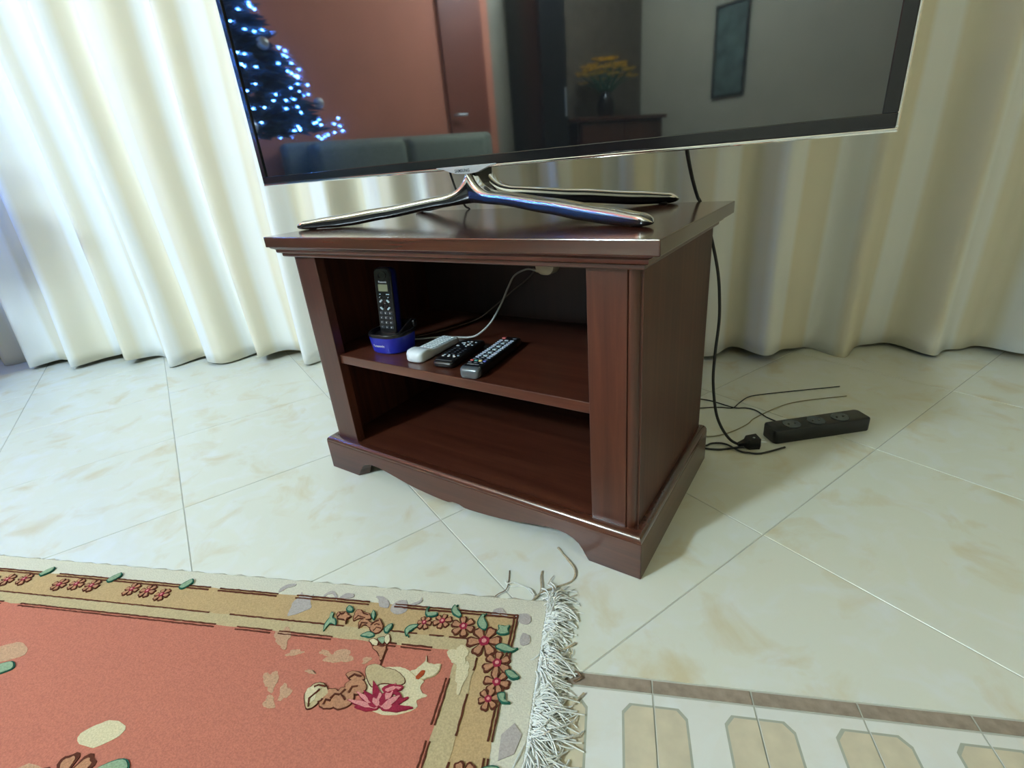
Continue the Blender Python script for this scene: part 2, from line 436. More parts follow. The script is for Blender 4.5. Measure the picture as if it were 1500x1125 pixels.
# ================================================================== CABINET (c-frame)
CABO = (.40, .21)
def cthing(name, label, cat, x, y, z=0.0, yaw=0.0, group=None):
    return thing(name, label, cat, c2w(x, y, z), -A+yaw, group)
class CB(MB):      # mesh in c-coordinates, shifted to the cabinet's origin
    def __init__(s, ox=CABO[0], oy=CABO[1], oz=0.0): super().__init__(); s.o = (ox, oy, oz)
    def done(s):
        s.v = [(a-s.o[0], b-s.o[1], c-s.o[2]) for a, b, c in s.v]; return s
cab = cthing('tv_cabinet', 'dark mahogany wooden television cabinet with open shelf and scalloped plinth', 'cabinet', *CABO)
def cpart(name, mb, mat, smooth=0, bevel=.0012, parent=cab): return obj(name, mb.done(), mat, parent, smooth, bevel)
TZ, YB = .5642, .418
cpart('top_board', CB().frustum([(-.018, .818, -.010, YB-.002, .5428), (-.018, .818, -.010, YB-.002, TZ)]), WOOD_TOP, bevel=.0016)
def ring(o, z): return (0-o, .8+o, -o, YB, z)
prof = [(-.0065, .5213), (-.0045, .5222), (-.0035, .5240), (-.0035, .5282), (-.0010, .5296), (.0015, .5300), (.0035, .5312), (.0042, .5328), (.0042, .5368), (.0062, .5386), (.0096, .5398), (.0120, .5420), (.0120, .5430)]
cpart('cornice_moulding', CB().rings([[(a, c, z), (b, c, z), (b, d, z), (a, d, z)] for a, b, c, d, z in [ring(o-.004, z) for o, z in prof]]), WOOD_X, smooth=25, bevel=0)
SY = .0182                      # stile face
# side panels with chamfered, beaded front corners
for sgn in (0, 1):
    def X(v): return v if sgn == 0 else .8-v
    cpart('side_panel', CB().box(min(X(.017), X(.037)), max(X(.017), X(.037)), .0345, .416, .06, .53), WOOD_SIDE)
    cpart('stile', CB().box(min(X(.0345), X(.0965)), max(X(.0345), X(.0965)), SY, SY+.022, .070, .53), WOOD_Z)
    # quarter-round corner post between two small beads
    pts = [(X(.0345), SY+.003)]
    for k in range(9):
        a = PI/2*k/8
        pts.append((X(.0325-.0125*math.sin(a)), SY+.0015+.0125*(1-math.cos(a))))
    pts += [(X(.0180), .0330), (X(.0170), .0336), (X(.0170), .0360), (X(.0345), .0360)]
    cpart('corner_post', CB().prism(pts, .070, .53), WOOD_Z, smooth=30, bevel=0)
    cpart('bead', CB().tube([(X(.0178), .0338, .078), (X(.0178), .0338, .528)], .0016, 8), WOOD_Z, smooth=60, bevel=0)
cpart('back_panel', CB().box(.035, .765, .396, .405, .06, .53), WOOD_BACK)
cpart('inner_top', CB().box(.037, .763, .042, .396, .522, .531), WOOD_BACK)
cpart('shelf', CB().box(.0372, .7628, .0245, .396, .2845, .3047), WOOD_X, bevel=.0015)
cpart('bottom_board', CB().box(.0372, .7628, .016, .396, .066, .0830), WOOD_X)
# plinth
half = [(.0956, 0), (.0985, .0045), (.1030, .0120), (.1075, .0210), (.1150, .0310), (.1260, .0390), (.1400, .0440), (.1560, .0455), (.1750, .0445), (.1950, .0412), (.2225, .0356), (.2592, .0278), (.2850, .0238), (.3150, .0205), (.3450, .0182), (.3650, .0172), (.3790, .0175), (.3850, .0195), (.3910, .0218), (.4, .0222)]
bot = half+[(.8-x, z) for x, z in reversed(half[:-1])]
pf_ = [(0, 0)]+bot+[(.8, 0), (.8, .0741), (0, .0741)]
cpart('plinth_front', CB().rings([[(.02+x*.95, .02, z) for x, z in pf_], [(x, 0, z) for x, z in pf_]]), WOOD_X)
for x0, x1 in ((0, .02), (.78, .8)):
    xo, xi = (x0, x1) if x0 == 0 else (x1, x0)
    cpart('plinth_side', CB().prism([(xo, .0004), (xi, .0204), (xi, .421), (xo, .421)], 0, .0741), WOOD_Y, bevel=.0008)
pr = [(-.0004, .0738), (-.0018, .0742), (-.0018, .0747)]+[(-.0130+.0126*math.cos(PI/2*k/8), .0748+.0120*math.sin(PI/2*k/8)) for k in range(9)]+[(-.0160, .0869), (-.0188, .0866)]
def pring(o, z): return [(-o, -o, z), (.8+o, -o, z), (.8+o, .421+o*.3, z), (-o, .421+o*.3, z)]
# moulding frame: outer profile, open in the middle
pm = CB()
rs = [pring(o, z) for o, z in pr]+[pring(-.0205, .0866), pring(-.0205, .0738)]
n = 4
for k in range(len(rs)):
    a, b = rs[k], rs[(k+1) % len(rs)]
    for i in (3, 0, 1):           # left, front, right
        j = (i+1) % 4
        pm.add([a[i], a[j], b[j], b[i]], [(0, 1, 2, 3)])
MERGE = True
cpart('plinth_moulding', pm, wood('mahogany_polished_moulding', 0, WD, WM, WL, rough=.22, coat=.8), smooth=28, bevel=0)
MERGE = False

# ================================================================== TELEVISION
TVX, TVY = .370, .200
tv = cthing('television', 'large black flat screen television on chrome cross stand', 'television', TVX, .235, TZ)
class TB(CB):
    def __init__(s): super().__init__(TVX, .235, TZ)
def tpart(name, mb, mat, smooth=0, bevel=0, parent=tv): return obj(name, mb.done(), mat, parent, smooth, bevel)
HW, Z0, Z1 = .668, .6585, 1.435
tpart('back_cover', TB().frustum([(TVX-HW+.004, TVX+HW-.004, TVY+.012, TVY+.030, Z0+.004), (TVX-HW+.004, TVX+HW-.004, TVY+.012, TVY+.055, Z0+.12), (TVX-HW+.004, TVX+HW-.004, TVY+.012, TVY+.055, Z1-.12), (TVX-HW+.004, TVX+HW-.004, TVY+.012, TVY+.030, Z1-.004)]), BLACKM, bevel=.004)
def frame(x0, x1, z0, z1, wd, y0, y1):
    mb = TB()
    for a in (((x0, x1, z0, z0+wd)), (x0, x1, z1-wd, z1), (x0, x0+wd, z0+wd, z1-wd), (x1-wd, x1, z0+wd, z1-wd)):
        mb.box(a[0], a[1], y0, y1, a[2], a[3])
    return mb
tpart('bezel', frame(TVX-HW+.003, TVX+HW-.003, Z0+.0055, Z1-.003, .0165, TVY-.001, TVY+.013), BLACKG, bevel=.0012)
tpart('chrome_trim', frame(TVX-HW, TVX+HW, Z0, Z1, .0055, TVY+.0005, TVY+.016), CHROME, bevel=.0015)
tpart('screen', TB().box(TVX-HW+.018, TVX+HW-.018, TVY+.003, TVY+.012, Z0+.021, Z1-.018), SCREEN)
def lerp_tab(tab, s):
    for (a, va), (b, vb) in zip(tab, tab[1:]):
        if s <= b:
            t = (s-a)/(b-a) if b > a else 0; t = t*t*(3-2*t)*.35+t*.65
            return va+(vb-va)*t
    return tab[-1][1]
def arch(ycen, ytip, half, botT, topT, neck, dep, sweep, name, sag=0.0):
    NS = 150; NR = 22; rsU, rsL = [], []
    us = []
    for i in range(-NS, NS+1):
        u = i/NS; us.append(math.copysign(abs(u)**1.5, u))
    for u in us:
        s = abs(u); x = TVX+u*half
        y = ycen+(ytip-ycen)*s**sweep
        zb = TZ+lerp_tab(botT, s); zt = TZ+lerp_tab(topT, s)
        if u < 0 and sag: zb -= sag*math.sin(PI*s); zt -= sag*math.sin(PI*s); zb = max(zb, TZ+.0004)
        d_ = abs(u*half)
        zt += neck*math.exp(-(d_/.0195)**1.05)
        tip = math.sqrt(max(0, 1-max(0, (s-.95)/.05)**2))
        zc = zb+(zt-zb)*.42
        zt = zc+(zt-zc)*max(.06, tip); zb = zc+(zb-zc)*max(.06, tip)
        hd = (dep*(1-.28*s))*max(.08, tip)
        zm, hh = (zb+zt)/2, (zt-zb)/2
        # leg direction in plan, cross-section stands square to it
        dy = (ytip-ycen)*sweep*max(s, .02)**(sweep-1)*math.copysign(1, u); L = math.hypot(half, dy)
        nx, ny = -dy/L*min(1, s*6), half/L
        def pt(a):
            cc, ss = math.cos(a), math.sin(a)
            e = .62
            yy = hd*math.copysign(abs(cc)**e, cc); zz = hh*math.copysign(abs(ss)**e, ss)
            return (x+nx*yy, y+ny*yy, zm+zz)
        a0, a1 = math.radians(4), math.radians(176)
        rsU.append([pt(a0+(a1-a0)*k/NR) for k in range(NR+1)])
        b1 = math.radians(364)
        rsL.append([pt(a1+(b1-a1)*k/10) for k in range(11)])
    up = TB(); up.rings(rsU, closed=False, cap=False)
    o = tpart(name, up, CHROME, smooth=70)
    lo = TB(); lo.rings(rsL, closed=False, cap=False)
    u_ = obj('underside', lo.done(), BLACKG, o, 70)
    return o
fa = arch(.216, .088, .405, [(0, .0315), (.2, .0275), (.5, .0135), (.68, .0050), (.82, .0008), (.93, .0004), (1, .0010)],
     [(0, .0520), (.2, .0500), (.5, .0385), (.8, .0262), (.95, .0190), (1, .0150)], .047, .0185, 1.25, 'front_stand_arch', .003)
ra = arch(.268, .418, .345, [(0, .0320), (.2, .0280), (.5, .0145), (.8, .0022), (.93, .0004), (1, .0010)],
     [(0, .0540), (.2, .0530), (.5, .0410), (.8, .0275), (.95, .0200), (1, .0150)], .045, .0175, 1.25, 'rear_stand_arch')
tpart('stand_neck', TB().rings([[(TVX+a*sx, y, z) for a, y in ((-1, .214), (1, .214), (1, .270), (-1, .270))] for sx, z in ((.050, TZ+.034), (.030, TZ+.050), (.014, TZ+.066), (.010, TZ+.080), (.012, Z0+.006))]), BLACKG, smooth=60)  # chrome neck coloured black: its dark reflection put into the material
for sx, yy, hf in ((-1, .092, .375), (1, .092, .375), (-1, .410, .32), (1, .410, .32)):
    tpart('rubber_foot', TB().lathe([(.0085, TZ), (.0095, TZ+.0015), (.0085, TZ+.004)], 16, TVX+sx*hf, yy+(.012 if yy < .2 else -.012)), BLACKM, smooth=40)
# badge under the lower edge
bp = [(-.070, .0995), (-.052, .0962), (-.036, .0905), (-.020, .0868), (.004, .0858), (.022, .0868), (.034, .0890), (.046, .0930), (.058, .0966), (.071, .0995)]
bd = TB()
outl = [(TVX+a, TZ+b) for a, b in bp]+[(TVX+.071, TZ+.1003), (TVX-.070, TZ+.1003)]
bd.prism_xz(outl, TVY-.0045, TVY+.004)
badge = tpart('badge', bd, SILVER, bevel=.0008)
lt = link('lettering', upright(text_mesh('SAMSUNG', INK, width=.036, height=.0058, bold=.012)), badge, (-.006+.0, TVY-.0049-.235, .0923))

# ---- cables of the television
def cable(name, pts, r, mat, label, cat='cable', k=7, world=False, plug=None):
    pts = [c2w(*p) if not world else Vector(p) for p in pts]
    sp = smooth_path(pts, k); o0 = sp[0].copy()
    return tag(obj(name, MB().tube([p-o0 for p in sp], r, 8), mat, None, 60, loc=o0), label, cat)
cable('power_cable', [(.768, .262, .668), (.766, .275, .652), (.756, .35, .610), (.750, .415, .574), (.752, .434, .560), (.768, .440, .515), (.781, .442, .472), (.792, .444, .425), (.798, .444, .383), (.802, .444, .325), (.799, .446, .249), (.799, .450, .184), (.808, .457, .110), (.820, .470, .064), (.838, .487, .026), (.856, .498, .0105), (.874, .506, .0105)], .0033, CABLE,
      'thick black power cable dropping behind the cabinet corner to the floor plug')
cable('aerial_cable', [(.276, .262, .668), (.272, .272, .650), (.236, .33, .612), (.200, .40, .574), (.190, .432, .556), (.19, .438, .48), (.2, .44, .30), (.22, .44, .05), (.25, .46, .004)], .0024, CABLE,
      'thin black aerial cable running down from the screen behind the chrome leg')

# ================================================================== POWER STRIP, FLOOR CABLES
def fw_(px, py, z): p = fl(px, py, z); return (p.x, p.y, p.z)
ps = thing('power_strip', 'black power strip lying on the tiles with cables plugged in', 'power strip', fl(1150, 640, 0), math.radians(18))
obj('body', MB().prism(rrect(-.045, .20, -.026, .026, .010), .0, .034), BLACKM, ps, 40, .003)
for k in range(3):
    so = obj('socket', MB().lathe([(.0205, .0338), (.0205, .0352), (.0185, .0354), (.0180, .0346)], 20, .012+k*.062, 0), GREYP, ps, 40)
    for s in (-1, 1): obj('socket_hole', MB().lathe([(.0026, .0345), (.0026, .0352)], 10, .012+k*.062+s*.008, 0), BLACKG, so)
pl = thing('mains_plug', 'black mains plug at the end of the thick power cable beside the power strip', 'plug', fl(1099, 655, 0), math.radians(12))
obj('plug_body', MB().rings([[(x, y*wd, z0+(z1-z0)*q) for y, q in ((-1, 0), (1, 0), (1.15, .35), (1, 1), (-1, 1), (-1.15, .35))] for x, wd, z0, z1 in ((-.030, .004, .006, .014), (-.014, .007, .003, .020), (-.008, .012, .001, .026), (.016, .013, .000, .028), (.018, .011, .002, .026))]), BLACKM, pl, 35)
obj('screw', MB().lathe([(.0028, .0275), (.0028, .0283), (.001, .0287)], 12, .004, -.004), SILVER, pl, 40)
obj('pin', MB().tube([(.018, .006, .014), (.034, .006, .014)], .002, 8), SILVER, pl, 40)
obj('pin', MB().tube([(.018, -.006, .014), (.034, -.006, .014)], .002, 8), SILVER, pl, 40)
cable('floor_cable', [fw_(*p) for p in ((1010, 583, .002), (1030, 585, .002), (1045, 588, .002), (1075, 597, .0032), (1092, 597.5, .002), (1107, 601, .002), (1125, 612, .002), (1150, 622, .002))], .0016, CABLE, 'thin black cord curving down to the strip, crossing over its neighbour', world=True)
cable('floor_cable', [fw_(*p) for p in ((1008, 600, .002), (1028, 597.5, .002), (1055, 596.5, .002), (1073, 597.5, .0015), (1083, 590, .002), (1095, 582, .002), (1110, 578.5, .002), (1150, 574, .002), (1230, 566, .002))], .0014, CABLE, 'thin black cord bending up toward the curtain on the tiles', world=True)
cable('floor_cable', [fw_(*p) for p in ((1015, 636, .002), (1034, 639, .002), (1052, 638, .002), (1075, 631, .002), (1095, 621, .002), (1110, 610, .002), (1160, 590, .002), (1240, 580, .002))], .0013, BCORD, 'thin beige cord in a shallow curve on the tiles behind the plinth', world=True)
cable('floor_cable', [fw_(*p) for p in ((1012, 656, .0025), (1033, 653, .003), (1042, 649.5, .003), (1055, 649, .003), (1066, 651.5, .004), (1076, 657, .004), (1086, 661.5, .003), (1096, 663, .003), (1115, 664, .003), (1150, 655, .003))], .0022, CABLE, 'black cord arching up past the plinth then under the mains plug', world=True)
cable('floor_cable', [fw_(*p) for p in ((1014, 650, .002), (1022, 654, .002), (1034, 657, .002), (1052, 658.5, .002), (1066, 657.5, .002), (1080, 655.5, .007), (1090, 655, .010))], .0026, CABLE, 'straight black cord between plinth back corner and mains plug', world=True)

# ================================================================== TELEPHONE
SH = .3047
cr = cthing('phone_cradle', 'blue and black cordless phone charging cradle on the shelf', 'phone cradle', .187, .109, SH, math.radians(6))
def crr(hw, y0, y1, z, r, tw=0):
    return [(x, y, z) for x, y in rrect(-hw, hw, y0, y1, r, 6)]
obj('shell', MB().rings([crr(.0405, -.042, .036, 0, .033), crr(.0435, -.045, .037, .003, .034), crr(.0465, -.047, .039, .020, .036), crr(.0485, -.0485, .040, .037, .0375), crr(.0400, -.0400, .035, .0368, .030), crr(.0385, -.0385, .0335, .0235, .0285)]), BLUE, cr, 35)
obj('rim', MB().rings([crr(.0487, -.0487, .0402, .037, .0375), crr(.0490, -.0490, .0405, .0415, .0378), crr(.0478, -.0478, .0400, .0440, .037), crr(.043, -.043, .037, .0445, .033), crr(.0395, -.0395, .0345, .0375, .0295), crr(.038, -.038, .033, .0245, .028)]), BLACKM, cr, 40)
obj('rear_support', MB().rings([[(-.030, .022, .0246), (.030, .022, .0246), (.030, .032, .0246), (-.030, .032, .0246)], [(-.032, .024, .046), (.042, .024, .046), (.042, .037, .046), (-.032, .037, .046)], [(-.032, .026, .052), (.042, .025, .058), (.042, .037, .060), (-.032, .037, .054)]]), BLACKM, cr, 0, .003)
obj('guide_wing', MB().rings([[(.028, -.030, .038), (.036, -.030, .038), (.036, .030, .038), (.028, .030, .038)], [(.030, -.012, .046), (.035, -.012, .046), (.035, .030, .062), (.030, .030, .062)]]), BLACKM, cr, 0, .0015)
tm = text_mesh('Panasonic', WHITEINK, width=.031, bold=.012)
for v in tm.vertices:              # printed around the curved front of the shell
    x_, z_ = v.co.x-.005, v.co.y+.0195
    q_ = (z_-.003)/.017 if z_ < .020 else 1+(z_-.020)/.017*.75
    hw_, y_, r_ = .0435+.003*q_, -.045-.002*q_, .034+.002*q_
    o_ = max(0, abs(x_)-(hw_-r_))
    v.co = (x_, y_-.0002+r_-math.sqrt(max(0, r_*r_-o_*o_)), z_)
link('lettering', tm, cr)

hs = cthing('cordless_phone', 'dark cordless telephone handset with grey display standing upright', 'telephone', .181, .104, SH+.028, math.radians(7))
hs.rotation_euler = (math.radians(-6), 0, -A+math.radians(7))
def hring(y, e): return [(x, y, z) for x, z in rrect(-.0235+e, .0235-e, 0+e, .150-e, .012, 6)]
obj('rear_shell', MB().rings([hring(-.0005, .0003), hring(.010, 0), hring(.017, .002), hring(.021, .007)]), BLUED, hs, 40)
fp = obj('face_plate', MB().rings([hring(.0005, .0006), hring(-.0035, .0008), hring(-.0050, .0025)]), BLACKM, hs, 30)
obj('upper_gloss', MB().prism_xz([(x, z) for x, z in rrect(-.0195, .0195, .083, .146, .009, 5)], -.0056, -.0045), BLACKG, hs, 0)
ep = MB(); N = 28
ro = [(0.0115*math.cos(2*PI*k/N), .134+.0085*math.sin(2*PI*k/N)) for k in range(N)]
ri = [(0.0090*math.cos(2*PI*k/N), .134+.0062*math.sin(2*PI*k/N)) for k in range(N)]
ep.rings([[(x, -.0055, z) for x, z in ro], [(x, -.0068, z) for x, z in ro], [(x, -.0066, z) for x, z in ri], [(x, -.0057, z) for x, z in ri]])
obj('earpiece', ep, BLACKG, hs, 40)
link('lettering', upright(text_mesh('Panasonic', WHITEINK, width=.0215, bold=.012)), hs, (0, -.0058, .1195))
di = obj('display', MB().prism_xz(rrect(-.0125, .0125, .0995, .1145, .0015, 3), -.0062, -.0045), LCD, hs)
for sx in (-1, 1):
    obj('soft_key', MB().prism_xz(rrect(sx*.0115-.0055, sx*.0115+.0055, .0845, .0885, .0015, 3), -.0062, -.0045), BLACKG, hs, 0)
    obj('key_mark', MB().prism_xz([(sx*.0105-(.002 if sx < 0 else .0045), .0925), (sx*.0105+(.002 if sx < 0 else .0045), .0925), (sx*.0105+(.002 if sx < 0 else .0045), .0940), (sx*.0105-(.002 if sx < 0 else .0045), .0940)], -.0058, -.0050), KEYG, hs)
    obj('key_mark', MB().prism_xz([(sx*.0115-.0022, .0858), (sx*.0115-.0006, .0855), (sx*.0115+.0016, .0875), (sx*.0115+.0008, .0880)], -.0066, -.0058), KEYG, hs)
nav = obj('navigation_pad', MB().rings([[(.0082*q*math.cos(2*PI*k/24), y, .0705+.0090*q*math.sin(2*PI*k/24)) for k in range(24)] for q, y in ((1, -.0045), (1, -.0066), (.8, -.0072), (.55, -.0066), (.5, -.0070))]), BLACKG, hs, 50)
for sx in (-1, 1):
    for sz in (-1, 1):
        a0 = math.atan2(sz, sx)
        pts = [(.0185*math.cos(a0+t)*.86, .0705+.0130*math.sin(a0+t)) for t in (-.32, -.16, 0, .16, .32)]
        pts += [(.0125*math.cos(a0+t)*.95, .0705+.0098*math.sin(a0+t)) for t in (.30, 0, -.30)]
        obj('function_key', MB().prism_xz(pts, -.0068, -.0045), KEYG, hs)
digits = '123456789*0#'
kp = mesh_of('number_key', MB().prism_xz(rrect(-.0052, .0052, -.0032, .0032, .0020, 3), -.0064, -.0045), KEYB)
for k, ch in enumerate(digits):
    x, z = -.0125+.0125*(k % 3), .0525-.0105*(k//3)
    kk = link('number_key', kp, hs, (x, 0, z))
    link('key_digit', upright(text_mesh(ch, WHITEINK, height=.0034 if ch != '*' else .0022, bold=.03)), kk, (-.0008, -.0067, 0))

# ---- cords in the upper compartment
ad = cthing('wall_adapter', 'cream power adapter fixed under the top inside the cabinet', 'adapter', .432, .378, .432)
obj('body', MB().rings([[(x*k, y, z*k2) for x, z in rrect(-.026, .026, -.012, .045, .022, 7)] for y, k, k2 in ((.018, 1, 1), (-.006, 1, 1), (-.010, .9, .9))]), CREAMP, ad, 35)
obj('strain_relief', MB().tube([(-.020, -.004, -.004), (-.034, -.005, .000)], [.0040, .0026], 10), CREAMP, ad, 60)
cable('adapter_cord', [(.405, .372, .430), (.388, .362, .434), (.372, .335, .425), (.374, .30, .404), (.372, .27, .374), (.360, .242, .340), (.340, .222, .318), (.318, .214, .309), (.280, .206, .3075), (.24, .19, .3075), (.212, .168, .3085), (.203, .154, .311)], .0022, WCORD,
      'pale grey cord looping from the cream adapter down to the blue cradle')
cable('telephone_cord', [(.395, .392, .428), (.375, .380, .405), (.335, .368, .375), (.295, .350, .342), (.262, .325, .316), (.235, .28, .308), (.21, .22, .3075), (.190, .172, .310), (.185, .1545, .314)], .0017, plain('brown_cord', (.10, .075, .055, 1), .5),
      'thin brown cord slanting across the dark back of the upper compartment')

# ================================================================== REMOTE CONTROLS
def remote(name, label, x, y, yaw):
    return cthing(name, label, 'remote control', x, y, SH, yaw, 'remote controls on the shelf')
def keys(parent, mesh, spots, name='button'):
    for sx, sy, sz in spots: link(name, mesh, parent, (sx, sy, sz))
def kmesh(w_, d_, h_, mat, r=.0012):
    return mesh_of('button', MB().rings([[(x, y, z) for x, y in rrect(-w_+e, w_-e, -d_+e, d_-e, r, 2)] for e, z in ((0, -.002), (0, h_*.6), (.0004, h_))]), mat)
# white remote: thin keypad, thick rounded near end
rw = remote('remote_control', 'white remote control with rounded thick near end and pale keys', .292, .116, math.radians(3))
secs = [(-.066, .010, .002, .012), (-.063, .018, .0008, .0200), (-.056, .0215, 0, .0235), (-.044, .0222, 0, .0240), (-.034, .0222, 0, .0225), (-.026, .0222, 0, .0190), (-.018, .0222, 0, .0172), (.060, .0222, 0, .0150), (.066, .0215, .0005, .0145), (.068, .019, .002, .0125)]
mbr = MB(); rr = []
for y, hw, zb, zt in secs:
    r_ = min(.005, (zt-zb)*.42)
    rr.append([(a, y, b) for a, b in rrect(-hw, hw, zb, zt, r_, 4)])
mbr.rings(rr); obj('shell', mbr, REMW, rw, 50)
obj('keypad', MB().rings([[(x, y, .0172-(y+.018)*.0282+z) for x, y in rrect(-.0185, .0185, -.022, .062, .003, 3)] for z in (-.003, .0003)]), plain('pale_blue_keypad', (.45, .58, .63, 1), .5), rw)
km = kmesh(.0033, .0028, .0011, REMW)
keys(rw, km, [(-.0126+.0084*i, -.0165+.0092*j, .0172-(-.0165+.0092*j+.018)*.0282+.0002) for i in range(4) for j in range(9)])
# middle remote: flat black with two clusters of small keys
rb = remote('remote_control', 'flat gloss black remote control lying between the white one and the longer black one', .366, .116, math.radians(7))
mbr = MB(); rr = []
for y, hw, zb, zt in [(-.067, .017, .004, .009), (-.064, .0215, .001, .0125), (-.055, .0240, 0, .0155), (.055, .0250, 0, .0155), (.064, .0245, .0004, .0145), (.067, .022, .002, .012)]:
    rr.append([(a, y, b) for a, b in rrect(-hw, hw, zb, zt, min(.004, (zt-zb)*.42), 4)])
mbr.rings(rr); obj('shell', mbr, BLACKM, rb, 45)
obj('end_trim', MB().rings([[(x, y, z) for x, y in ((-.0185, y0), (.0185, y0), (.0185, y0+.0022), (-.0185, y0+.0022))] for y0, z in ((-.0600, .0140), (-.0600, .0152))]), GREYP, rb)
ka, kb_ = kmesh(.0024, .0014, .0010, KEYG, .0007), kmesh(.0028, .0020, .0011, KEYW, .0008)
keys(rb, kb_, [(-.013+.013*i, -.040, .0155) for i in range(3)])
keys(rb, ka, [(-.013+.0105*i, -.0335, .0155) for i in range(4)])
keys(rb, ka, [(-.014+.0095*i, .020+.0085*j, .0155) for i in range(4) for j in range(4) if (i+j) % 2 == 0])
keys(rb, kb_, [(-.016, .020, .0155), (.0055, .0285, .0155), (.003, .047, .0155), (-.009, .0375, .0155)])
kd = kmesh(.003, .0022, .0009, KEYB, .0008)
keys(rb, kd, [(-.013+.013*i, -.024+.0095*j, .0155) for i in range(3) for j in range(4)])
# long black remote with coloured keys and grey end lip
rs_ = remote('remote_control', 'long black remote control with coloured keys and shiny grey end lip', .445, .123, math.radians(7))
mbr = MB(); rr = []
for y, hw, zb, zt in [(-.084, .0195, .002, .019), (-.074, .0215, 0, .0205), (-.03, .0222, 0, .0195), (.03, .0222, 0, .0185), (.085, .0215, 0, .0190), (.092, .0200, .001, .0175), (.094, .017, .003, .015)]:
    rr.append([(a, y, b) for a, b in rrect(-hw, hw, zb, zt, min(.005, (zt-zb)*.4), 4)])
mbr.rings(rr); obj('shell', mbr, BLACKM, rs_, 45)
mbr = MB(); rr = []
for y, hw, zb, zt in [(-.096, .0120, .001, .010), (-.0955, .0165, .0008, .0150), (-.0925, .0195, .0006, .0186), (-.088, .0207, .0005, .0204), (-.083, .0212, .0005, .0208), (-.082, .0205, .001, .0200)]:
    rr.append([(a, y, b) for a, b in rrect(-hw, hw, zb, zt, min(.005, (zt-zb)*.4), 4)])
mbr.rings(rr); obj('end_lip', mbr, GREYP, rs_, 45)
def ztop(y): return .0206 if y < -.07 else .0205-(y+.074)*.0175 if y < .03 else .0187
lt = link('lettering', text_mesh('SAMSUNG', WHITEINK, width=.024, height=.0036, bold=.015), rs_, (-.001, -.0745, .0208))
k1, k2, kw3 = kmesh(.0044, .0024, .0014, KEYL), kmesh(.0044, .0024, .0014, KEYG), kmesh(.0044, .0024, .0014, KEYB)
for j in range(13):
    yy = -.046+.0092*j
    for i in range(3):
        xx = -.0125+.0125*i
        if j == 0: continue
        keys(rs_, (k1, k2, k1, kw3)[(i+2*j) % 4] if j != 6 else k2, [(xx, yy, ztop(yy))])
for i, mt in enumerate((KRED, KGRN, KYEL, KBLU)):
    keys(rs_, kmesh(.0036, .0024, .0015, mt), [(-.0138+.0092*i, -.0555, ztop(-.0555))])
keys(rs_, kw3, [(-.0125+.0125*i, -.0645, ztop(-.0645)) for i in range(3)])
keys(rs_, kw3, [(-.0125+.0125*i, -.046, ztop(-.046)) for i in range(3)])
keys(rs_, kmesh(.0046, .0032, .0018, KRED), [(-.0125, .0785, .0187)])
keys(rs_, kmesh(.0046, .0026, .0014, KEYB), [(.0125, .0785, .0187)])

# ================================================================== RUG
RGX0, RGX1, RGY0, RGY1 = -1.30, .592, -1.72, -.3715
rug = thing('rug', 'floral wool rug in cream, tan and coral with white cotton fringe', 'rug', (RGX1, RGY1, 0), 0)
RO = Vector((RGX1, RGY1, 0)); RZ = .0075
class RB(MB):
    def done(s):
        e = random.uniform(0, .0004)      # every patch of pile is shorn a hair differently
        s.v = [(a-RO.x, b-RO.y, c+(e if c > .0078 else 0)) for a, b, c in s.v]; return s
def rpart(name, mb, mat, parent=rug): return obj(name, mb.done(), mat, parent)
ed = RB(); N1 = 160
def wob(k, a=.0022): return a*math.sin(k*1.7)+a*.6*math.sin(k*4.1+1)
outline = [(RGX0+(RGX1-RGX0)*k/N1, RGY0+wob(k)) for k in range(N1)]+[(RGX1+wob(k), RGY0+(RGY1-RGY0)*k/80) for k in range(80)]
outline += [(RGX1-(RGX1-RGX0)*k/N1, RGY1+wob(k)) for k in range(N1)]+[(RGX0+wob(k), RGY1-(RGY1-RGY0)*k/80) for k in range(80)]
def ins(d): return [(min(max(x, RGX0+d), RGX1-d), min(max(y, RGY0+d), RGY1-d)) for x, y in outline]
ed.rings([[(x, y, 0) for x, y in outline], [(x, y, RZ*.55) for x, y in outline], [(x, y, RZ) for x, y in ins(.004)]])
rpart('wool_base', ed, P_CREAM)
def sheet(name, poly, z, mat, parent=rug):
    return rpart(name, RB().prism(poly, RZ-.002, RZ+z), mat, parent)
def rect(d): return [(RGX0+d, RGY0+d), (RGX1-d, RGY0+d), (RGX1-d, RGY1-d), (RGX0+d, RGY1-d)]
def wrect(dx, dy):
    x0, x1, y0, y1 = RGX0+dx, RGX1-dx, RGY0+dy, RGY1-dy; p = []; nn = 120
    for k in range(nn): p.append((x0+(x1-x0)*k/nn, y0+wob(k, .0008)))
    for k in range(nn): p.append((x1+wob(k, .0008), y0+(y1-y0)*k/nn))
    for k in range(nn): p.append((x1-(x1-x0)*k/nn, y1+wob(k, .0008)))
    for k in range(nn): p.append((x0+wob(k, .0008), y1-(y1-y0)*k/nn))
    return p
sheet('tan_band', wrect(.046, .0365), .0004, P_TAN)
sheet('sand_band', wrect(.093, .0875), .0008, P_PALE)
sheet('coral_field', wrect(.125, .1095), .0012, P_CORAL)
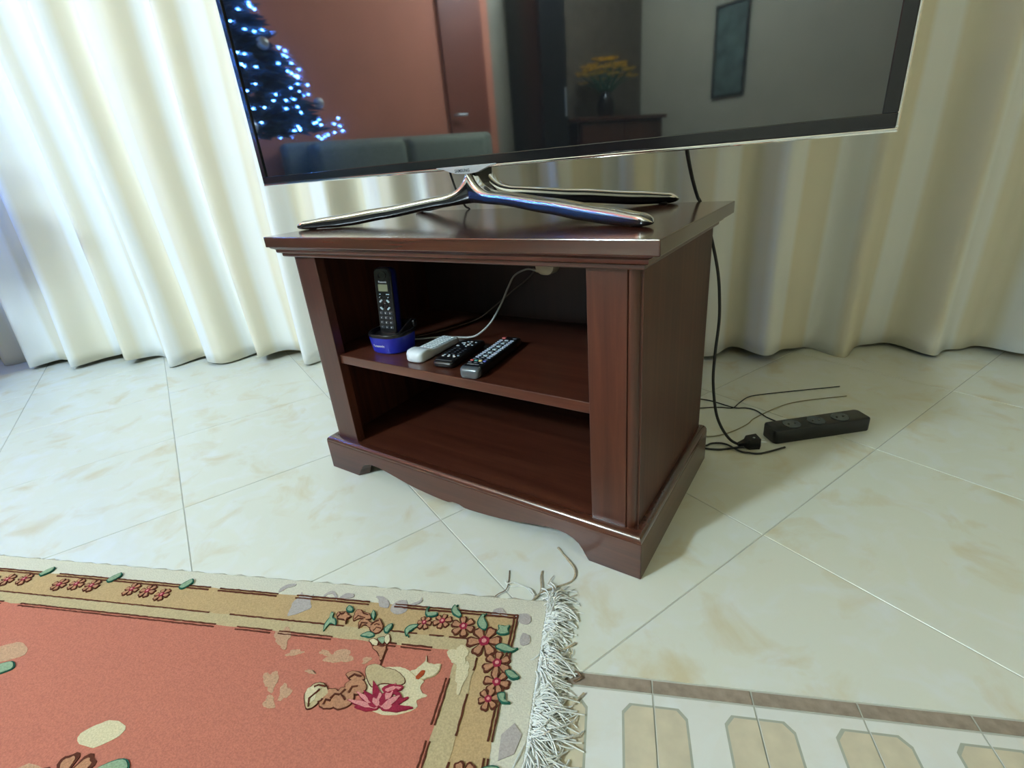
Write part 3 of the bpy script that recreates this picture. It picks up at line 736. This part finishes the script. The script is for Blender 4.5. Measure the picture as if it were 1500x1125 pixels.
def ribbon(pts, wd, amp=.0005):
    pts = [Vector((p[0], p[1])) for p in pts]; L, R = [], []
    den = []
    for a, b in zip(pts, pts[1:]):
        k = max(1, int((b-a).length/.006))
        den += [a+(b-a)*(i/k) for i in range(k)]
    den.append(pts[-1])
    for i, p in enumerate(den):
        t = (den[min(i+1, len(den)-1)]-den[max(i-1, 0)]).normalized(); nrm = Vector((-t.y, t.x))
        h = wd/2*(.75+.5*random.random()); o = random.uniform(-amp, amp)
        L.append(p+nrm*(h+o)); R.append(p-nrm*(h-o))
    return [(v.x, v.y) for v in L]+[(v.x, v.y) for v in reversed(R)]
def line(pts, wd=.0022, z=.0018, mat=P_BROWN, parent=rug, name='outline'):
    mb = RB(); pp = ribbon(pts, wd); n2 = len(pp)//2
    for i in range(n2-1):
        q = [pp[i], pp[i+1], pp[len(pp)-2-i], pp[len(pp)-1-i]]
        mb.prism(q, RZ-.001, RZ+z)
    return rpart(name, mb, mat, parent)
def fp_(p): v = fl(p[0], p[1], RZ); return (v.x, v.y)
# brown double lines, traced, with the breaks worn by the flowers, then carried on beyond
ytop = RGY1-.0365; xr = RGX1-.046
def dash_x(y, segs, **k):
    for a, b in segs: line([(a, y), (b, y)], **k)
def dash_y(x, segs, **k):
    for a, b in segs: line([(x, a), (x, b)], **k)
for dy in (0, .0052):
    dash_x(ytop-dy, [(RGX0+.05, -.9), (-.86, -.4), (-.36, -.02), (0, .118), (.155, .292), (.338, xr)])
    dash_y(xr-dy, [(ytop, ytop-.062), (ytop-.067, -.60), (-.62, -.9), (-.93, RGY0+.05)])
y3 = RGY1-.0875; x3 = RGX1-.093
dash_x(y3, [(RGX0+.1, -.5), (-.48, .02), (.06, .27), (.345, .395), (.415, .438), (.447, .485)])
dash_y(x3, [(y3-.006, y3-.022), (y3-.030, y3-.050), (y3-.085, y3-.14), (-.63, -.95), (-1.0, RGY0+.1)])
y4 = RGY1-.1085; x4 = RGX1-.124
for dy in (0, .0048):
    dash_x(y4-dy, [(RGX0+.13, -.4), (-.36, .05), (.09, .155), (.168, .262), (.335, .37), (.378, .427)])
    dash_y(x4-dy, [(y4-.045, y4-.11), (y4-.13, -.75), (-.79, RGY0+.13)])

def petal_poly(c, a, r0, r1, wd, notch=.12, n=9):
    out = []
    for i in range(n+1):
        t = i/n; ang = (t-.5)*2
        rr_ = r0+(r1-r0)*max(0, 1-abs(ang)**3.6)**.5
        if abs(ang) < .25: rr_ -= (r1-r0)*notch*(1-abs(ang)/.25)
        th = a+ang*wd
        out.append((c[0]+rr_*math.cos(th), c[1]+rr_*math.sin(th)))
    out.append((c[0]+r0*.6*math.cos(a+wd*.35), c[1]+r0*.6*math.sin(a+wd*.35)))
    out.append((c[0]+r0*.6*math.cos(a-wd*.35), c[1]+r0*.6*math.sin(a-wd*.35)))
    return out
def flower(cx, cy, r, rot=0.0, np_=6, z=.0020):
    ol = RB(); pe = RB()
    for k in range(np_):
        a = rot+2*PI*k/np_; wd = PI/np_*.98
        rk = r*random.uniform(.9, 1.08)
        ol.prism(petal_poly((cx, cy), a, r*.20, rk*1.03, wd*1.08), RZ-.001, RZ+z)
        pe.prism(petal_poly((cx+.05*r*math.cos(a), cy+.05*r*math.sin(a)), a, r*.26, rk*.84, wd*.77), RZ, RZ+z+.0007)
    f_ = rpart('flower', ol, P_BROWN); rpart('petals', pe, P_FLOW, f_)
    ce = RB(); ce.prism([(cx+r*.30*math.cos(2*PI*k/10)*(1+.18*(k % 2)), cy+r*.30*math.sin(2*PI*k/10)*(1+.18*(k % 2))) for k in range(10)], RZ, RZ+z+.0012)
    rpart('flower_centre', ce, P_CRIM, f_)
    c2_ = RB(); c2_.prism([(cx+r*.15*math.cos(2*PI*k/7), cy+r*.15*math.sin(2*PI*k/7)) for k in range(7)], RZ, RZ+z+.0017)
    rpart('flower_eye', c2_, P_PINK, f_)
def flower_px(px, py, rpx, rot=0):
    a = fl(px-rpx, py, RZ); b = fl(px+rpx, py, RZ); c = fl(px, py, RZ)
    flower(c.x, c.y, (b-a).length/2*1.02, rot)
def smooth_poly(poly, k=4, jit=.0):
    n_ = len(poly); P = [Vector((p[0], p[1])) for p in poly]; out = []
    for i in range(n_):
        p0, p1, p2, p3 = P[i-1], P[i], P[(i+1) % n_], P[(i+2) % n_]
        for j in range(k):
            t = j/k
            v = .5*((2*p1)+(-p0+p2)*t+(2*p0-5*p1+4*p2-p3)*t*t+(-p0+3*p1-3*p2+p3)*t**3)
            out.append((v.x+random.uniform(-jit, jit), v.y+random.uniform(-jit, jit)))
    return out
def grow(poly, d):
    cx = sum(p[0] for p in poly)/len(poly); cy = sum(p[1] for p in poly)/len(poly); out = []
    for x, y in poly:
        L = math.hypot(x-cx, y-cy) or 1; out.append((x+(x-cx)/L*d, y+(y-cy)/L*d))
    return out
def leaf_w(poly, z=.0030, mo=P_TEAL, mi=P_LEAF, d=.0021, name='leaf'):
    poly = smooth_poly(poly, 4, .0003)
    o = rpart(name, RB().prism(grow(poly, d), RZ-.001, RZ+z), mo)
    rpart('leaf_blade', RB().prism(poly, RZ, RZ+z+.0006), mi, o)
def leaf_px(pts, **k): leaf_w([fp_(p) for p in pts], **k)
def Z6(x, y): return (560+x/5.92, 850+y/5.92)
def Z5(x, y): return (390+x/5.922, 850+y/5.922)
for k, (x, y, r) in enumerate(((365, 375, 66), (522, 362, 80), (705, 408, 108), (885, 537, 145), (997, 728, 122), (993, 893, 112), (920, 1040, 98))):
    flower_px(*Z6(x, y), r/5.92, k*.4)
# the garland goes on down the border and along the far edge beyond the picture
for k in range(9):
    yy = -.345-.30-.085*k
    for q in range(2):
        flower(xr-.026+.010*math.sin(k*2.1+q), yy-q*.04, .014+.006*((k+q) % 3 == 0), k*.7+q)
    leaf_w([(xr-.004, yy+.012), (xr+.012, yy+.016), (xr+.020, yy+.008), (xr+.008, yy+.002)])
for k in range(7):
    xx = -.10-.16*k
    for q in range(3): flower(xx-q*.035, ytop-.026+.006*math.sin(k+q), .015, k+q)
    leaf_w([(xx+.02, ytop-.004), (xx+.03, ytop+.012), (xx+.036, ytop+.004), (xx+.028, ytop-.008)])
leaf_px([Z6(395, 250), Z6(400, 290), Z6(465, 290), Z6(470, 310), Z6(415, 320), Z6(385, 300)])
leaf_px([Z6(635, 230), Z6(610, 265), Z6(625, 300), Z6(670, 325), Z6(680, 305), Z6(655, 270)])
leaf_px([Z6(880, 310), Z6(850, 335), Z6(835, 385), Z6(860, 425), Z6(895, 430), Z6(905, 395), Z6(885, 350)])
leaf_px([Z6(1015, 405), Z6(1060, 415), Z6(1100, 405), Z6(1085, 440), Z6(1090, 465), Z6(1040, 475), Z6(1000, 460), Z6(1020, 435)])
leaf_px([Z6(990, 590), Z6(1030, 565), Z6(1075, 575), Z6(1130, 605), Z6(1165, 605), Z6(1120, 625), Z6(1060, 620)])
leaf_px([Z6(1075, 800), Z6(1120, 800), Z6(1160, 830), Z6(1180, 850), Z6(1140, 860), Z6(1100, 840)])
leaf_px([Z6(1010, 1000), Z6(1060, 995), Z6(1055, 1040), Z6(1095, 1070), Z6(1040, 1060), Z6(1015, 1035)])
leaf_px([Z6(300, 400), Z6(240, 410), Z6(205, 445), Z6(215, 485), Z6(228, 460), Z6(260, 435), Z6(295, 415)])
for p in (((390, 275), (405, 245), (412, 238)), ((640, 235), (660, 222)), ((880, 320), (910, 300)), ((1130, 605), (1180, 600)), ((1150, 860), (1180, 862)), ((1040, 1055), (1110, 1075)), ((215, 480), (235, 500))):
    line([fp_(Z6(*q)) for q in p], .0018, .0028, P_TEAL, name='leaf_stem')
# left cluster of half-open blooms with teal leaves
def bloom_px(pts, inner=P_FLOW, outer=P_BROWN, name='blossom', z=.0024):
    poly = smooth_poly([fp_(p) for p in pts], 4, .0005)
    o = rpart(name, RB().prism(grow(poly, .0016), RZ-.001, RZ+z), outer)
    rpart('blossom_petal', RB().prism(poly, RZ, RZ+z+.0006), inner, o)
for pts in ([(625, 290), (690, 285), (710, 310), (735, 325), (700, 335), (690, 380), (680, 345), (625, 335)],
            [(800, 265), (850, 290), (890, 300), (905, 340), (860, 345), (820, 335), (765, 355), (770, 310)],
            [(815, 365), (860, 350), (900, 375), (930, 395), (900, 420), (860, 390), (810, 420)],
            [(920, 390), (960, 360), (985, 345), (1000, 380), (1010, 415), (985, 455), (940, 465), (905, 430)]):
    bloom_px([Z5(*p) for p in pts])
for pts in ([(565, 295), (585, 305), (575, 340), (600, 355), (598, 395), (560, 380), (520, 425), (505, 440), (515, 395), (550, 345)],
            [(705, 265), (725, 235), (750, 260), (740, 280)], [(930, 275), (945, 300), (935, 345), (922, 320)],
            [(830, 490), (865, 470), (905, 465), (935, 485), (900, 500), (870, 495)],
            [(1030, 440), (1060, 405), (1095, 395), (1075, 430), (1050, 460)]):
    leaf_px([Z5(*p) for p in pts])
bloom_px([Z5(*p) for p in ((900, 530), (935, 520), (970, 545), (960, 575), (925, 565))], P_IVORY)
bloom_px([Z5(*p) for p in ((1035, 500), (1065, 480), (1075, 530), (1050, 560), (1030, 535))], P_IVORY)
bloom_px([Z5(*p) for p in ((970, 515), (1025, 505), (1025, 545), (1000, 555))], P_LEAF)
bloom_px([Z5(*p) for p in ((925, 590), (965, 580), (1005, 590), (1040, 585), (1020, 650), (1000, 700), (985, 690), (975, 640))], P_FLOW)
line([fp_(Z5(*p)) for p in ((1050, 600), (1015, 680), (985, 775))], .0026)
for p in (((620, 330), (650, 300), (690, 290)), ((770, 350), (800, 320), (860, 340)), ((830, 270), (850, 300), (890, 310)), ((810, 420), (830, 380), (880, 385)),
          ((910, 400), (950, 370), (980, 360)), ((690, 385), (700, 350), (730, 330)), ((930, 450), (960, 420), (1000, 430)), ((640, 290), (660, 310), (680, 300)), ((940, 400), (960, 390), (985, 400))):
    line([fp_(Z5(*q)) for q in p], .0017, .0038, P_BROWN, name='petal_vein')
# lilac-grey flowers woven into the cream border
def ghost(pts, mat=P_LILAC, z=.0010, name='pale_motif'): rpart(name, RB().prism(smooth_poly([fp_(p) for p in pts], 4, .0004), RZ-.001, RZ+z), mat)
for pts in ([(105, 105), (135, 65), (200, 35), (260, 35), (240, 55), (180, 70), (140, 95)],
            [(235, 190), (280, 155), (310, 105), (325, 130), (375, 145), (415, 125), (385, 175), (390, 240), (330, 270), (250, 300), (185, 310), (215, 240)],
            [(490, 160), (510, 125), (570, 95), (600, 110), (620, 150), (610, 175), (580, 125), (535, 125)],
            [(630, 165), (690, 120), (755, 120), (755, 150), (700, 160)],
            [(955, 145), (1010, 145), (1060, 185), (1060, 240), (985, 230), (975, 175)]):
    ghost([Z5(*p) for p in pts])
for pts in ([(70, 250), (120, 190), (210, 180), (215, 260), (160, 295), (100, 290)], [(225, 220), (320, 185), (345, 150), (340, 190), (270, 225)],
            [(950, 300), (975, 255), (1040, 250), (1080, 300), (1080, 325), (1020, 300), (980, 315)]):
    ghost([Z6(*p) for p in pts])
def Z7(x, y): return (700+x/4.325, 780+y/4.325)
for pts in ([(240, 525), (320, 520), (335, 565), (300, 585), (250, 560)], [(285, 640), (325, 660), (330, 700), (290, 718), (265, 700)]):
    ghost([Z7(*p) for p in pts])
for k in range(7):
    yy = -.62-.14*k; ghost_p = [(RGX1-.034, yy), (RGX1-.016, yy+.010), (RGX1-.010, yy+.034), (RGX1-.022, yy+.046), (RGX1-.036, yy+.030)]
    rpart('pale_motif', RB().prism(ghost_p, RZ-.001, RZ+.001), P_LILAC)
# pale wisps and the large peony on the coral field
def wisp(cx, cy, rx, ry, rot=0, mat=None, z=.0015):
    pts = []
    mat = mat or (P_IVORY if cx > 600 else P_WISP)
    ph = random.random()*6
    for k in range(16):
        a = 2*PI*k/16; q = 1+.22*math.sin(3*a+ph)+.12*math.sin(5*a+ph*2)
        x, y = rx*q*math.cos(a), ry*q*math.sin(a)
        pts.append((cx+x*math.cos(rot)-y*math.sin(rot), cy+x*math.sin(rot)+y*math.cos(rot)))
    rpart('pale_motif', RB().prism(smooth_poly([fp_(p) for p in pts], 3, .0009), RZ-.001, RZ+z), mat)
for a in ((415, 935, 11, 15, .3), (432, 957, 12, 4, -.2), (478, 958, 10, 4, .4), (498, 963, 20, 9, -.2), (537, 968, 7, 4, -.5), (397, 998, 11, 14, .2), (417, 1015, 8, 12, .4), (395, 1030, 8, 10, 0), (672, 962, 14, 15, .3), (676, 990, 9, 22, .2), (455, 985, 7, 3, .3)):
    wisp(*a)
def poly_px(pts, mat, z, name='peony_petal', outline=None):
    poly = smooth_poly([fp_(p) for p in pts], 4, .0005)
    if outline:
        o = rpart(name, RB().prism(grow(poly, .0013), RZ-.001, RZ+z), outline); rpart('petal_fill', RB().prism(poly, RZ, RZ+z+.0005), mat, o)
    else: rpart(name, RB().prism(poly, RZ-.001, RZ+z), mat)
poly_px([Z6(*p) for p in ((-130, 800), (-60, 770), (60, 760), (180, 765), (250, 800), (300, 835), (360, 880), (330, 930), (350, 985), (390, 1010), (300, 1050), (290, 1120), (60, 1180), (-140, 1100), (-150, 900))], P_IVORY, .0020)
poly_px([Z6(*p) for p in ((250, 800), (300, 780), (370, 720), (385, 665), (390, 720), (440, 740), (500, 735), (495, 780), (460, 830), (400, 850), (350, 865), (300, 840))], P_IVORY, .0024, outline=P_PALE)
poly_px([Z6(*p) for p in ((290, 855), (340, 800), (375, 800), (360, 835), (325, 865))], P_RUST, .0034)
poly_px([Z6(*p) for p in ((-140, 780), (-60, 740), (40, 775), (130, 800), (200, 880), (150, 920), (20, 900), (-90, 930))], P_PALE, .0026, outline=P_BROWN)
for pts in ([(340, 1010), (400, 930), (470, 900), (520, 930), (540, 990), (480, 1040), (400, 1115), (350, 1115)], [(480, 1000), (540, 960), (610, 960), (640, 1010), (620, 1080), (550, 1120), (470, 1100)],
            [(590, 1060), (650, 950), (720, 950), (760, 1000), (740, 1080), (660, 1120), (590, 1115)], [(690, 930), (740, 880), (820, 870), (870, 930), (840, 990), (760, 990)], [(700, 830), (760, 800), (830, 830), (850, 870), (760, 880)]):
    poly_px([Z5(*p) for p in pts], P_FLOW if pts[0][0] > 450 else P_PALE, .0028, outline=P_BROWN)
for pts in ([(345, 1000), (370, 950), (440, 930), (480, 960), (440, 985), (430, 1040), (380, 1080), (350, 1060)],): poly_px([Z5(*p) for p in pts], P_IVORY, .0036)
for p in (((370, 1110), (380, 1040), (440, 985), (470, 960)), ((450, 1070), (480, 1060), (490, 1040)), ((690, 1050), (650, 1000), (690, 960)), ((560, 1040), (600, 1000), (640, 1010)),
          ((500, 1090), (520, 1050), (560, 1060)), ((720, 990), (750, 940), (800, 930)), ((720, 860), (770, 830), (830, 850)), ((420, 940), (460, 925), (520, 935))):
    line([fp_(Z5(*q)) for q in p], .0022, .0044, P_BROWN, name='petal_vein')
# crimson heart of the peony: pink tongues with dark edges fanning from below
pc = Z6(-20, 1130)
for k in range(15):
    a = math.radians(-172+k*12.2); L = (26+12*math.sin(k*2.3))*1.05
    bx, by = pc[0]+6*math.cos(a), pc[1]+5*math.sin(a); ex, ey = pc[0]+L*1.25*math.cos(a), pc[1]+L*math.sin(a)
    nx, ny = -math.sin(a)*4.0, math.cos(a)*3.2
    mxp, myp = (bx+ex)/2, (by+ey)/2
    poly_px([(bx-nx*.5, by-ny*.5), (mxp-nx*1.2, myp-ny*1.2), (ex-nx*.5, ey-ny*.5), (ex+nx*.1, ey+ny*.1), (mxp+nx*1.1, myp+ny*1.1), (bx+nx*.5, by+ny*.5)], P_PINK if k % 2 else P_CRIM, .0036+.0002*(k % 3), outline=P_CRIM)
for p in (((0, 960), (60, 920), (130, 925), (185, 935), (165, 965), (110, 985), (90, 975), (60, 1000)), ((80, 985), (150, 985), (170, 1030), (140, 1070), (150, 1030), (110, 1005))):
    poly_px([Z6(*q) for q in p], P_CRIM, .0042)
for p in (((30, 965), (90, 940), (130, 945), (100, 968), (50, 985)), ((120, 940), (170, 945), (140, 965))):
    poly_px([Z6(*q) for q in p], P_PINK, .0047)
# smaller sprays scattered over the rest of the field
for k, (x_, y_) in enumerate(((.02, -.72), (-.30, -.62), (-.62, -.80), (-.95, -.66), (-.22, -1.0), (-.70, -1.15), (.22, -1.05), (-.05, -1.35), (-.50, -1.45), (-1.0, -1.3))):
    for q in range(4):
        a_ = k+q*1.6
        rpart('pale_motif', RB().prism(smooth_poly([(x_+.06*math.cos(a_)+.028*math.cos(t_)*(1+.3*math.sin(2*t_+k)), y_+.06*math.sin(a_)+.018*math.sin(t_)) for t_ in [2*PI*i_/8 for i_ in range(8)]], 3, .0008), RZ-.001, RZ+.0016), P_IVORY if q % 2 else P_WISP)
    flower(x_, y_, .040, k*.5)
    leaf_w([(x_+.035, y_+.02), (x_+.06, y_+.035), (x_+.075, y_+.025), (x_+.05, y_+.012)])
# ---- fringe: knotted cotton strands at the short end
def strand(p0, ang, L, lift, r, curl):
    pts = []; x, y = p0; a = ang
    n_ = 7
    for i in range(n_+1):
        t = i/n_
        z = .0022+lift*math.sin(PI*min(1, t*1.05))*(1-.3*t)+(.004*(1-t))
        pts.append((x, y, max(r, z)))
        x += L/n_*math.cos(a); y += L/n_*math.sin(a); a += curl*(.6+.8*random.random())
    return pts
fr = RB()
yv = RGY1+.004
while yv > RGY0:
    vis = yv > -.75
    if not vis: step = .0026
    else: step = .0010
    u = (RGY1-yv)
    # tufts fan out at the corner, pinch together, then fan out again
    if u < .058: base = 1.05-u/.058*1.25; L0 = .050-.012*abs(u/.058-.4)
    elif u < .090: base = -.15+.5*math.sin((u-.058)/.032*PI); L0 = .036
    else: base = -.35+.45*math.sin(u*47)+.3*math.sin(u*131); L0 = .054+.010*math.sin(u*35)
    tuft = .22*math.sin(u*520+math.sin(u*90)*3)
    for q in range(2):
        L_ = L0*random.uniform(.5, 1.10)
        fr.tube(strand((RGX1+random.uniform(-.004, .006), yv+random.uniform(-.001, .001)), base+tuft+random.gauss(0, .34), L_, random.uniform(.001, .013), .001, random.gauss(0, .16)), random.uniform(.0008, .0013), 4)
    yv -= step
fr_o = rpart('fringe', fr, FRINGE); fr_o['kind'] = 'stuff'
hem = RB()
for k in range(520):
    yy = RGY1-.001-k*.0026
    hem.ball((RGX1-.001+random.uniform(-.0006, .0006), yy, .0065), .0021, 6, 4)
ho = rpart('hem_stitching', hem, FRINGE); ho['kind'] = 'stuff'
def thread(pxs, r, mat, name='loose_thread', z=.0025, n_=1):
    pts = [fl(p[0], p[1], 0) for p in pxs]
    for k in range(n_):
        j = [(p.x+random.uniform(-1, 1)*.0012*(n_ > 1), p.y+random.uniform(-1, 1)*.0012*(n_ > 1), z+.0012*math.sin(i*1.3)) for i, p in enumerate(pts)]
        rpart(name, RB().tube(smooth_path(j, 6), r, 5), mat)
thread([Z7(*p) for p in ((340, 445), (380, 410), (420, 380), (500, 350), (580, 320), (615, 280), (610, 235), (570, 180), (540, 140), (508, 100))], .0010, FRINGED, n_=6)
thread([Z7(*p) for p in ((345, 435), (355, 400), (330, 370), (290, 345), (230, 320), (185, 330), (175, 315))], .0009, FRINGE, n_=2)
thread([Z7(*p) for p in ((345, 400), (300, 355), (250, 350), (200, 345), (180, 325))], .0008, FRINGE)
thread([Z7(*p) for p in ((80, 437), (130, 400), (180, 370), (195, 310), (200, 245))], .0008, THREADD)
thread([Z7(*p) for p in ((385, 410), (400, 360), (398, 300), (408, 250))], .0008, FRINGED, n_=3)
thread([Z7(*p) for p in ((440, 345), (460, 310), (482, 283))], .0006, FRINGED)
thread([Z7(*p) for p in ((290, 460), (340, 465), (400, 465), (470, 455), (462, 400))], .0008, FRINGED, n_=2)
thread([Z7(*p) for p in ((560, 450), (590, 420), (630, 403))], .0008, FRINGED)
thread([Z7(*p) for p in ((455, 800), (500, 770), (560, 745), (620, 705))], .0012, FRINGED, n_=3)
thread([Z7(*p) for p in ((580, 800), (597, 775), (598, 750))], .0006, FRINGED)
thread([Z7(*p) for p in ((610, 950), (650, 930), (640, 900), (620, 885))], .0012, THREADD, n_=2)
thread([Z7(*p) for p in ((610, 1090), (650, 1050), (670, 1025))], .0011, FRINGED, n_=3)

# ================================================================== THE REST OF THE ROOM (seen in the screen's reflection)
sofa = thing('sofa', 'grey green upholstered sofa along the coral wall', 'sofa', (-2.12, -1.05, 0), 0)
obj('base', MB().box(-.40, .40, -.80, .80, .10, .36), SOFA, sofa, 40, .03, 3)
for k in range(2):
    y0 = -.66+k*.66
    obj('seat_cushion', MB().box(-.18, .42, y0+.005, y0+.655, .36, .50), SOFA, sofa, 40, .045, 4)
    obj('back_cushion', MB().box(-.36, -.14, y0+.005, y0+.655, .46, .88), SOFA, sofa, 40, .06, 4)
obj('backrest', MB().box(-.44, -.30, -.80, .80, .10, .89), SOFA, sofa, 40, .04, 4)
for s in (-1, 1):
    obj('armrest', MB().box(-.42, .42, min(s*.66, s*.84), max(s*.66, s*.84), .10, .64), SOFA, sofa, 40, .05, 4)
    for t_ in (-1, 1): obj('leg', MB().lathe([(.02, 0), (.03, .11)], 12, t_*.34, s*.74), TRUNK, sofa)
st = thing('side_table', 'small round dark wooden side table under the lit tree', 'side table', (-1.97, .08, 0), 0)
obj('table_top', MB().lathe([(.20, .54), (.21, .55), (.21, .565), (.20, .57)], 32), WOOD_X, st, 40)
obj('column', MB().lathe([(.03, .03), (.025, .2), (.035, .3), (.025, .54)], 16), WOOD_Z, st, 50)
obj('foot', MB().lathe([(.16, 0), (.16, .02), (.05, .035)], 24), WOOD_X, st, 40)
tr = thing('christmas_tree', 'dark artificial christmas tree with tiny blue lights on the side table', 'christmas tree', (-1.97, .08, .57), 0)
obj('stand', MB().lathe([(.10, 0), (.10, .03), (.03, .06)], 16), TRUNK, tr, 40)
obj('trunk', MB().lathe([(.022, .03), (.008, 1.32)], 10), TRUNK, tr, 40)
nd = MB(); ledm = MB()
def cone_r(z): return .56*(1.38-z)/1.06
for k in range(2300):
    z = .345+1.02*(1-math.sqrt(random.random()))*.98; R_ = cone_r(z)*random.uniform(.45, 1.05); a = random.random()*2*PI
    dirv = Vector((math.cos(a), math.sin(a), random.uniform(-.35, .25)))
    p = Vector((R_*.72*math.cos(a), R_*.72*math.sin(a), z)); q = p+dirv*random.uniform(.07, .13)
    sd = Vector((-math.sin(a), math.cos(a), random.uniform(-.5, .5)))*.022
    nd.add([p-sd, p+sd, q], [(0, 1, 2)]); nd.add([p+Vector((0, 0, .02)), p-Vector((0, 0, .02)), q], [(0, 1, 2)])
for k in range(260):
    z = .31+1.0*(1-math.sqrt(random.random())); R_ = cone_r(z)*random.uniform(.85, 1.06); a = random.random()*2*PI
    ledm.ball((R_*math.cos(a), R_*math.sin(a), z), .0027, 6, 4)
fo_ = obj('foliage', nd, NEEDLE, tr); fo_['kind'] = 'stuff'
lo_ = obj('light_string', ledm, LED, tr); lo_['kind'] = 'stuff'
for k in range(12):
    z = .33+.075*k; a = k*2.4; R_ = cone_r(z)*1.0
    obj('bauble', MB().ball((R_*math.cos(a), R_*math.sin(a), z), .028, 14, 10), SILVER, tr, 60)
do = struct(obj('door_1', MB().box(RX0+.02, RX0+.05, -1.92, -1.56, 0, 2.02), plain('red_brown_door', (.22, .06, .035, 1), .5), bevel=.004))
obj('door_handle', MB().tube([(RX0+.05, -1.60, 1.02), (RX0+.09, -1.60, 1.02), (RX0+.09, -1.69, 1.02)], .008, 8), SILVER, do, 50)
sb = thing('sideboard', 'dark wooden sideboard with a yellow bouquet beside the front wall', 'sideboard', (-2.32, -2.98, 0), 0)
obj('carcass', MB().box(-.22, .20, -.50, .50, .06, .90), WOOD_BACK, sb, 0, .004)
obj('top', MB().box(-.24, .24, -.52, .52, .90, .93), WOOD_X, sb, 0, .004)
for k in range(2):
    d_ = obj('door', MB().box(.20, .222, -.48+k*.485, -.005+k*.485, .09, .88), WOOD_Z, sb, 0, .004)
    obj('knob', MB().ball((.235, -.03+k*.06, .55), .013, 10, 6), SILVER, d_, 60)
for sx in (-.18, .16):
    for sy in (-.45, .45): obj('leg', MB().box(sx-.02, sx+.02, sy-.02, sy+.02, 0, .06), WOOD_Z, sb)
vs_ = thing('flower_vase', 'dark vase of yellow flowers on the sideboard', 'vase', (-2.30, -2.96, .93), 0)
obj('vase_body', MB().lathe([(.05, 0), (.075, .06), (.07, .13), (.04, .19), (.05, .21), (.044, .21), (.036, .19)], 24), BLACKG, vs_, 50)
for k in range(34):
    a = k*2.4; R_ = .03+.21*math.sqrt(k/34); z = .27+.17*(1-(R_/.26)**2)+.02*math.sin(k)
    c_ = (R_*math.cos(a), R_*math.sin(a), z)
    s_ = obj('flower_stem', MB().tube([(0, 0, .16), (c_[0]*.5, c_[1]*.5, .26), c_], .004, 5), P_TEAL, vs_)
    fm = MB()
    for q in range(8):
        b = 2*PI*q/8; fm.add([c_, (c_[0]+.045*math.cos(b-.3), c_[1]+.045*math.sin(b-.3), c_[2]+.018), (c_[0]+.052*math.cos(b), c_[1]+.052*math.sin(b), c_[2]+.010), (c_[0]+.045*math.cos(b+.3), c_[1]+.045*math.sin(b+.3), c_[2]+.018)], [(0, 1, 2, 3)])
    obj('flower_head', fm, YELLOWF, s_)
tc_ = thing('tall_cupboard', 'tall narrow black cupboard against the grey wall', 'cupboard', (-2.38, -2.30, 0), 0)
obj('carcass', MB().box(-.21, .19, -.13, .13, 0, 1.95), BLACKM, tc_, 0, .004)
td_ = obj('door', MB().box(.19, .21, -.125, .125, .06, 1.92), BLACKM, tc_, 0, .003)
obj('handle', MB().tube([(.225, -.09, .95), (.225, -.09, 1.15)], .006, 8), SILVER, td_, 50)
pf = thing('framed_picture', 'dark framed picture on the grey green wall', 'picture', (-1.62, RY0+.001, 1.02), 0)
obj('canvas', MB().box(-.13, .13, .002, .012, 0, .62), plain('dark_green_canvas', (.05, .08, .07, 1), .6, noise=.5, scale=9), pf)
for a in ((-.15, .15, -.02, 0), (-.15, .15, .62, .64), (-.15, -.13, 0, .62), (.13, .15, 0, .62)):
    obj('frame_bar', MB().box(a[0], a[1], 0, .022, a[2], a[3]), BLACKM, pf)
# ---- the ceiling lamp that lights the room
cl = thing('ceiling_lamp', 'round opal glass ceiling lamp hanging in the middle of the room', 'ceiling lamp', LAMP_POS, 0)
obj('glass_globe', MB().ball((0, 0, 0), .15, 24, 14), LAMPGLASS, cl, 60)
obj('rod', MB().tube([(0, 0, .148), (0, 0, RH-LAMP_POS[2]-.02)], .008, 8), SILVER, cl, 50)
obj('canopy', MB().lathe([(.02, RH-LAMP_POS[2]-.05), (.06, RH-LAMP_POS[2]-.01), (.06, RH-LAMP_POS[2])], 24), SILVER, cl, 50)
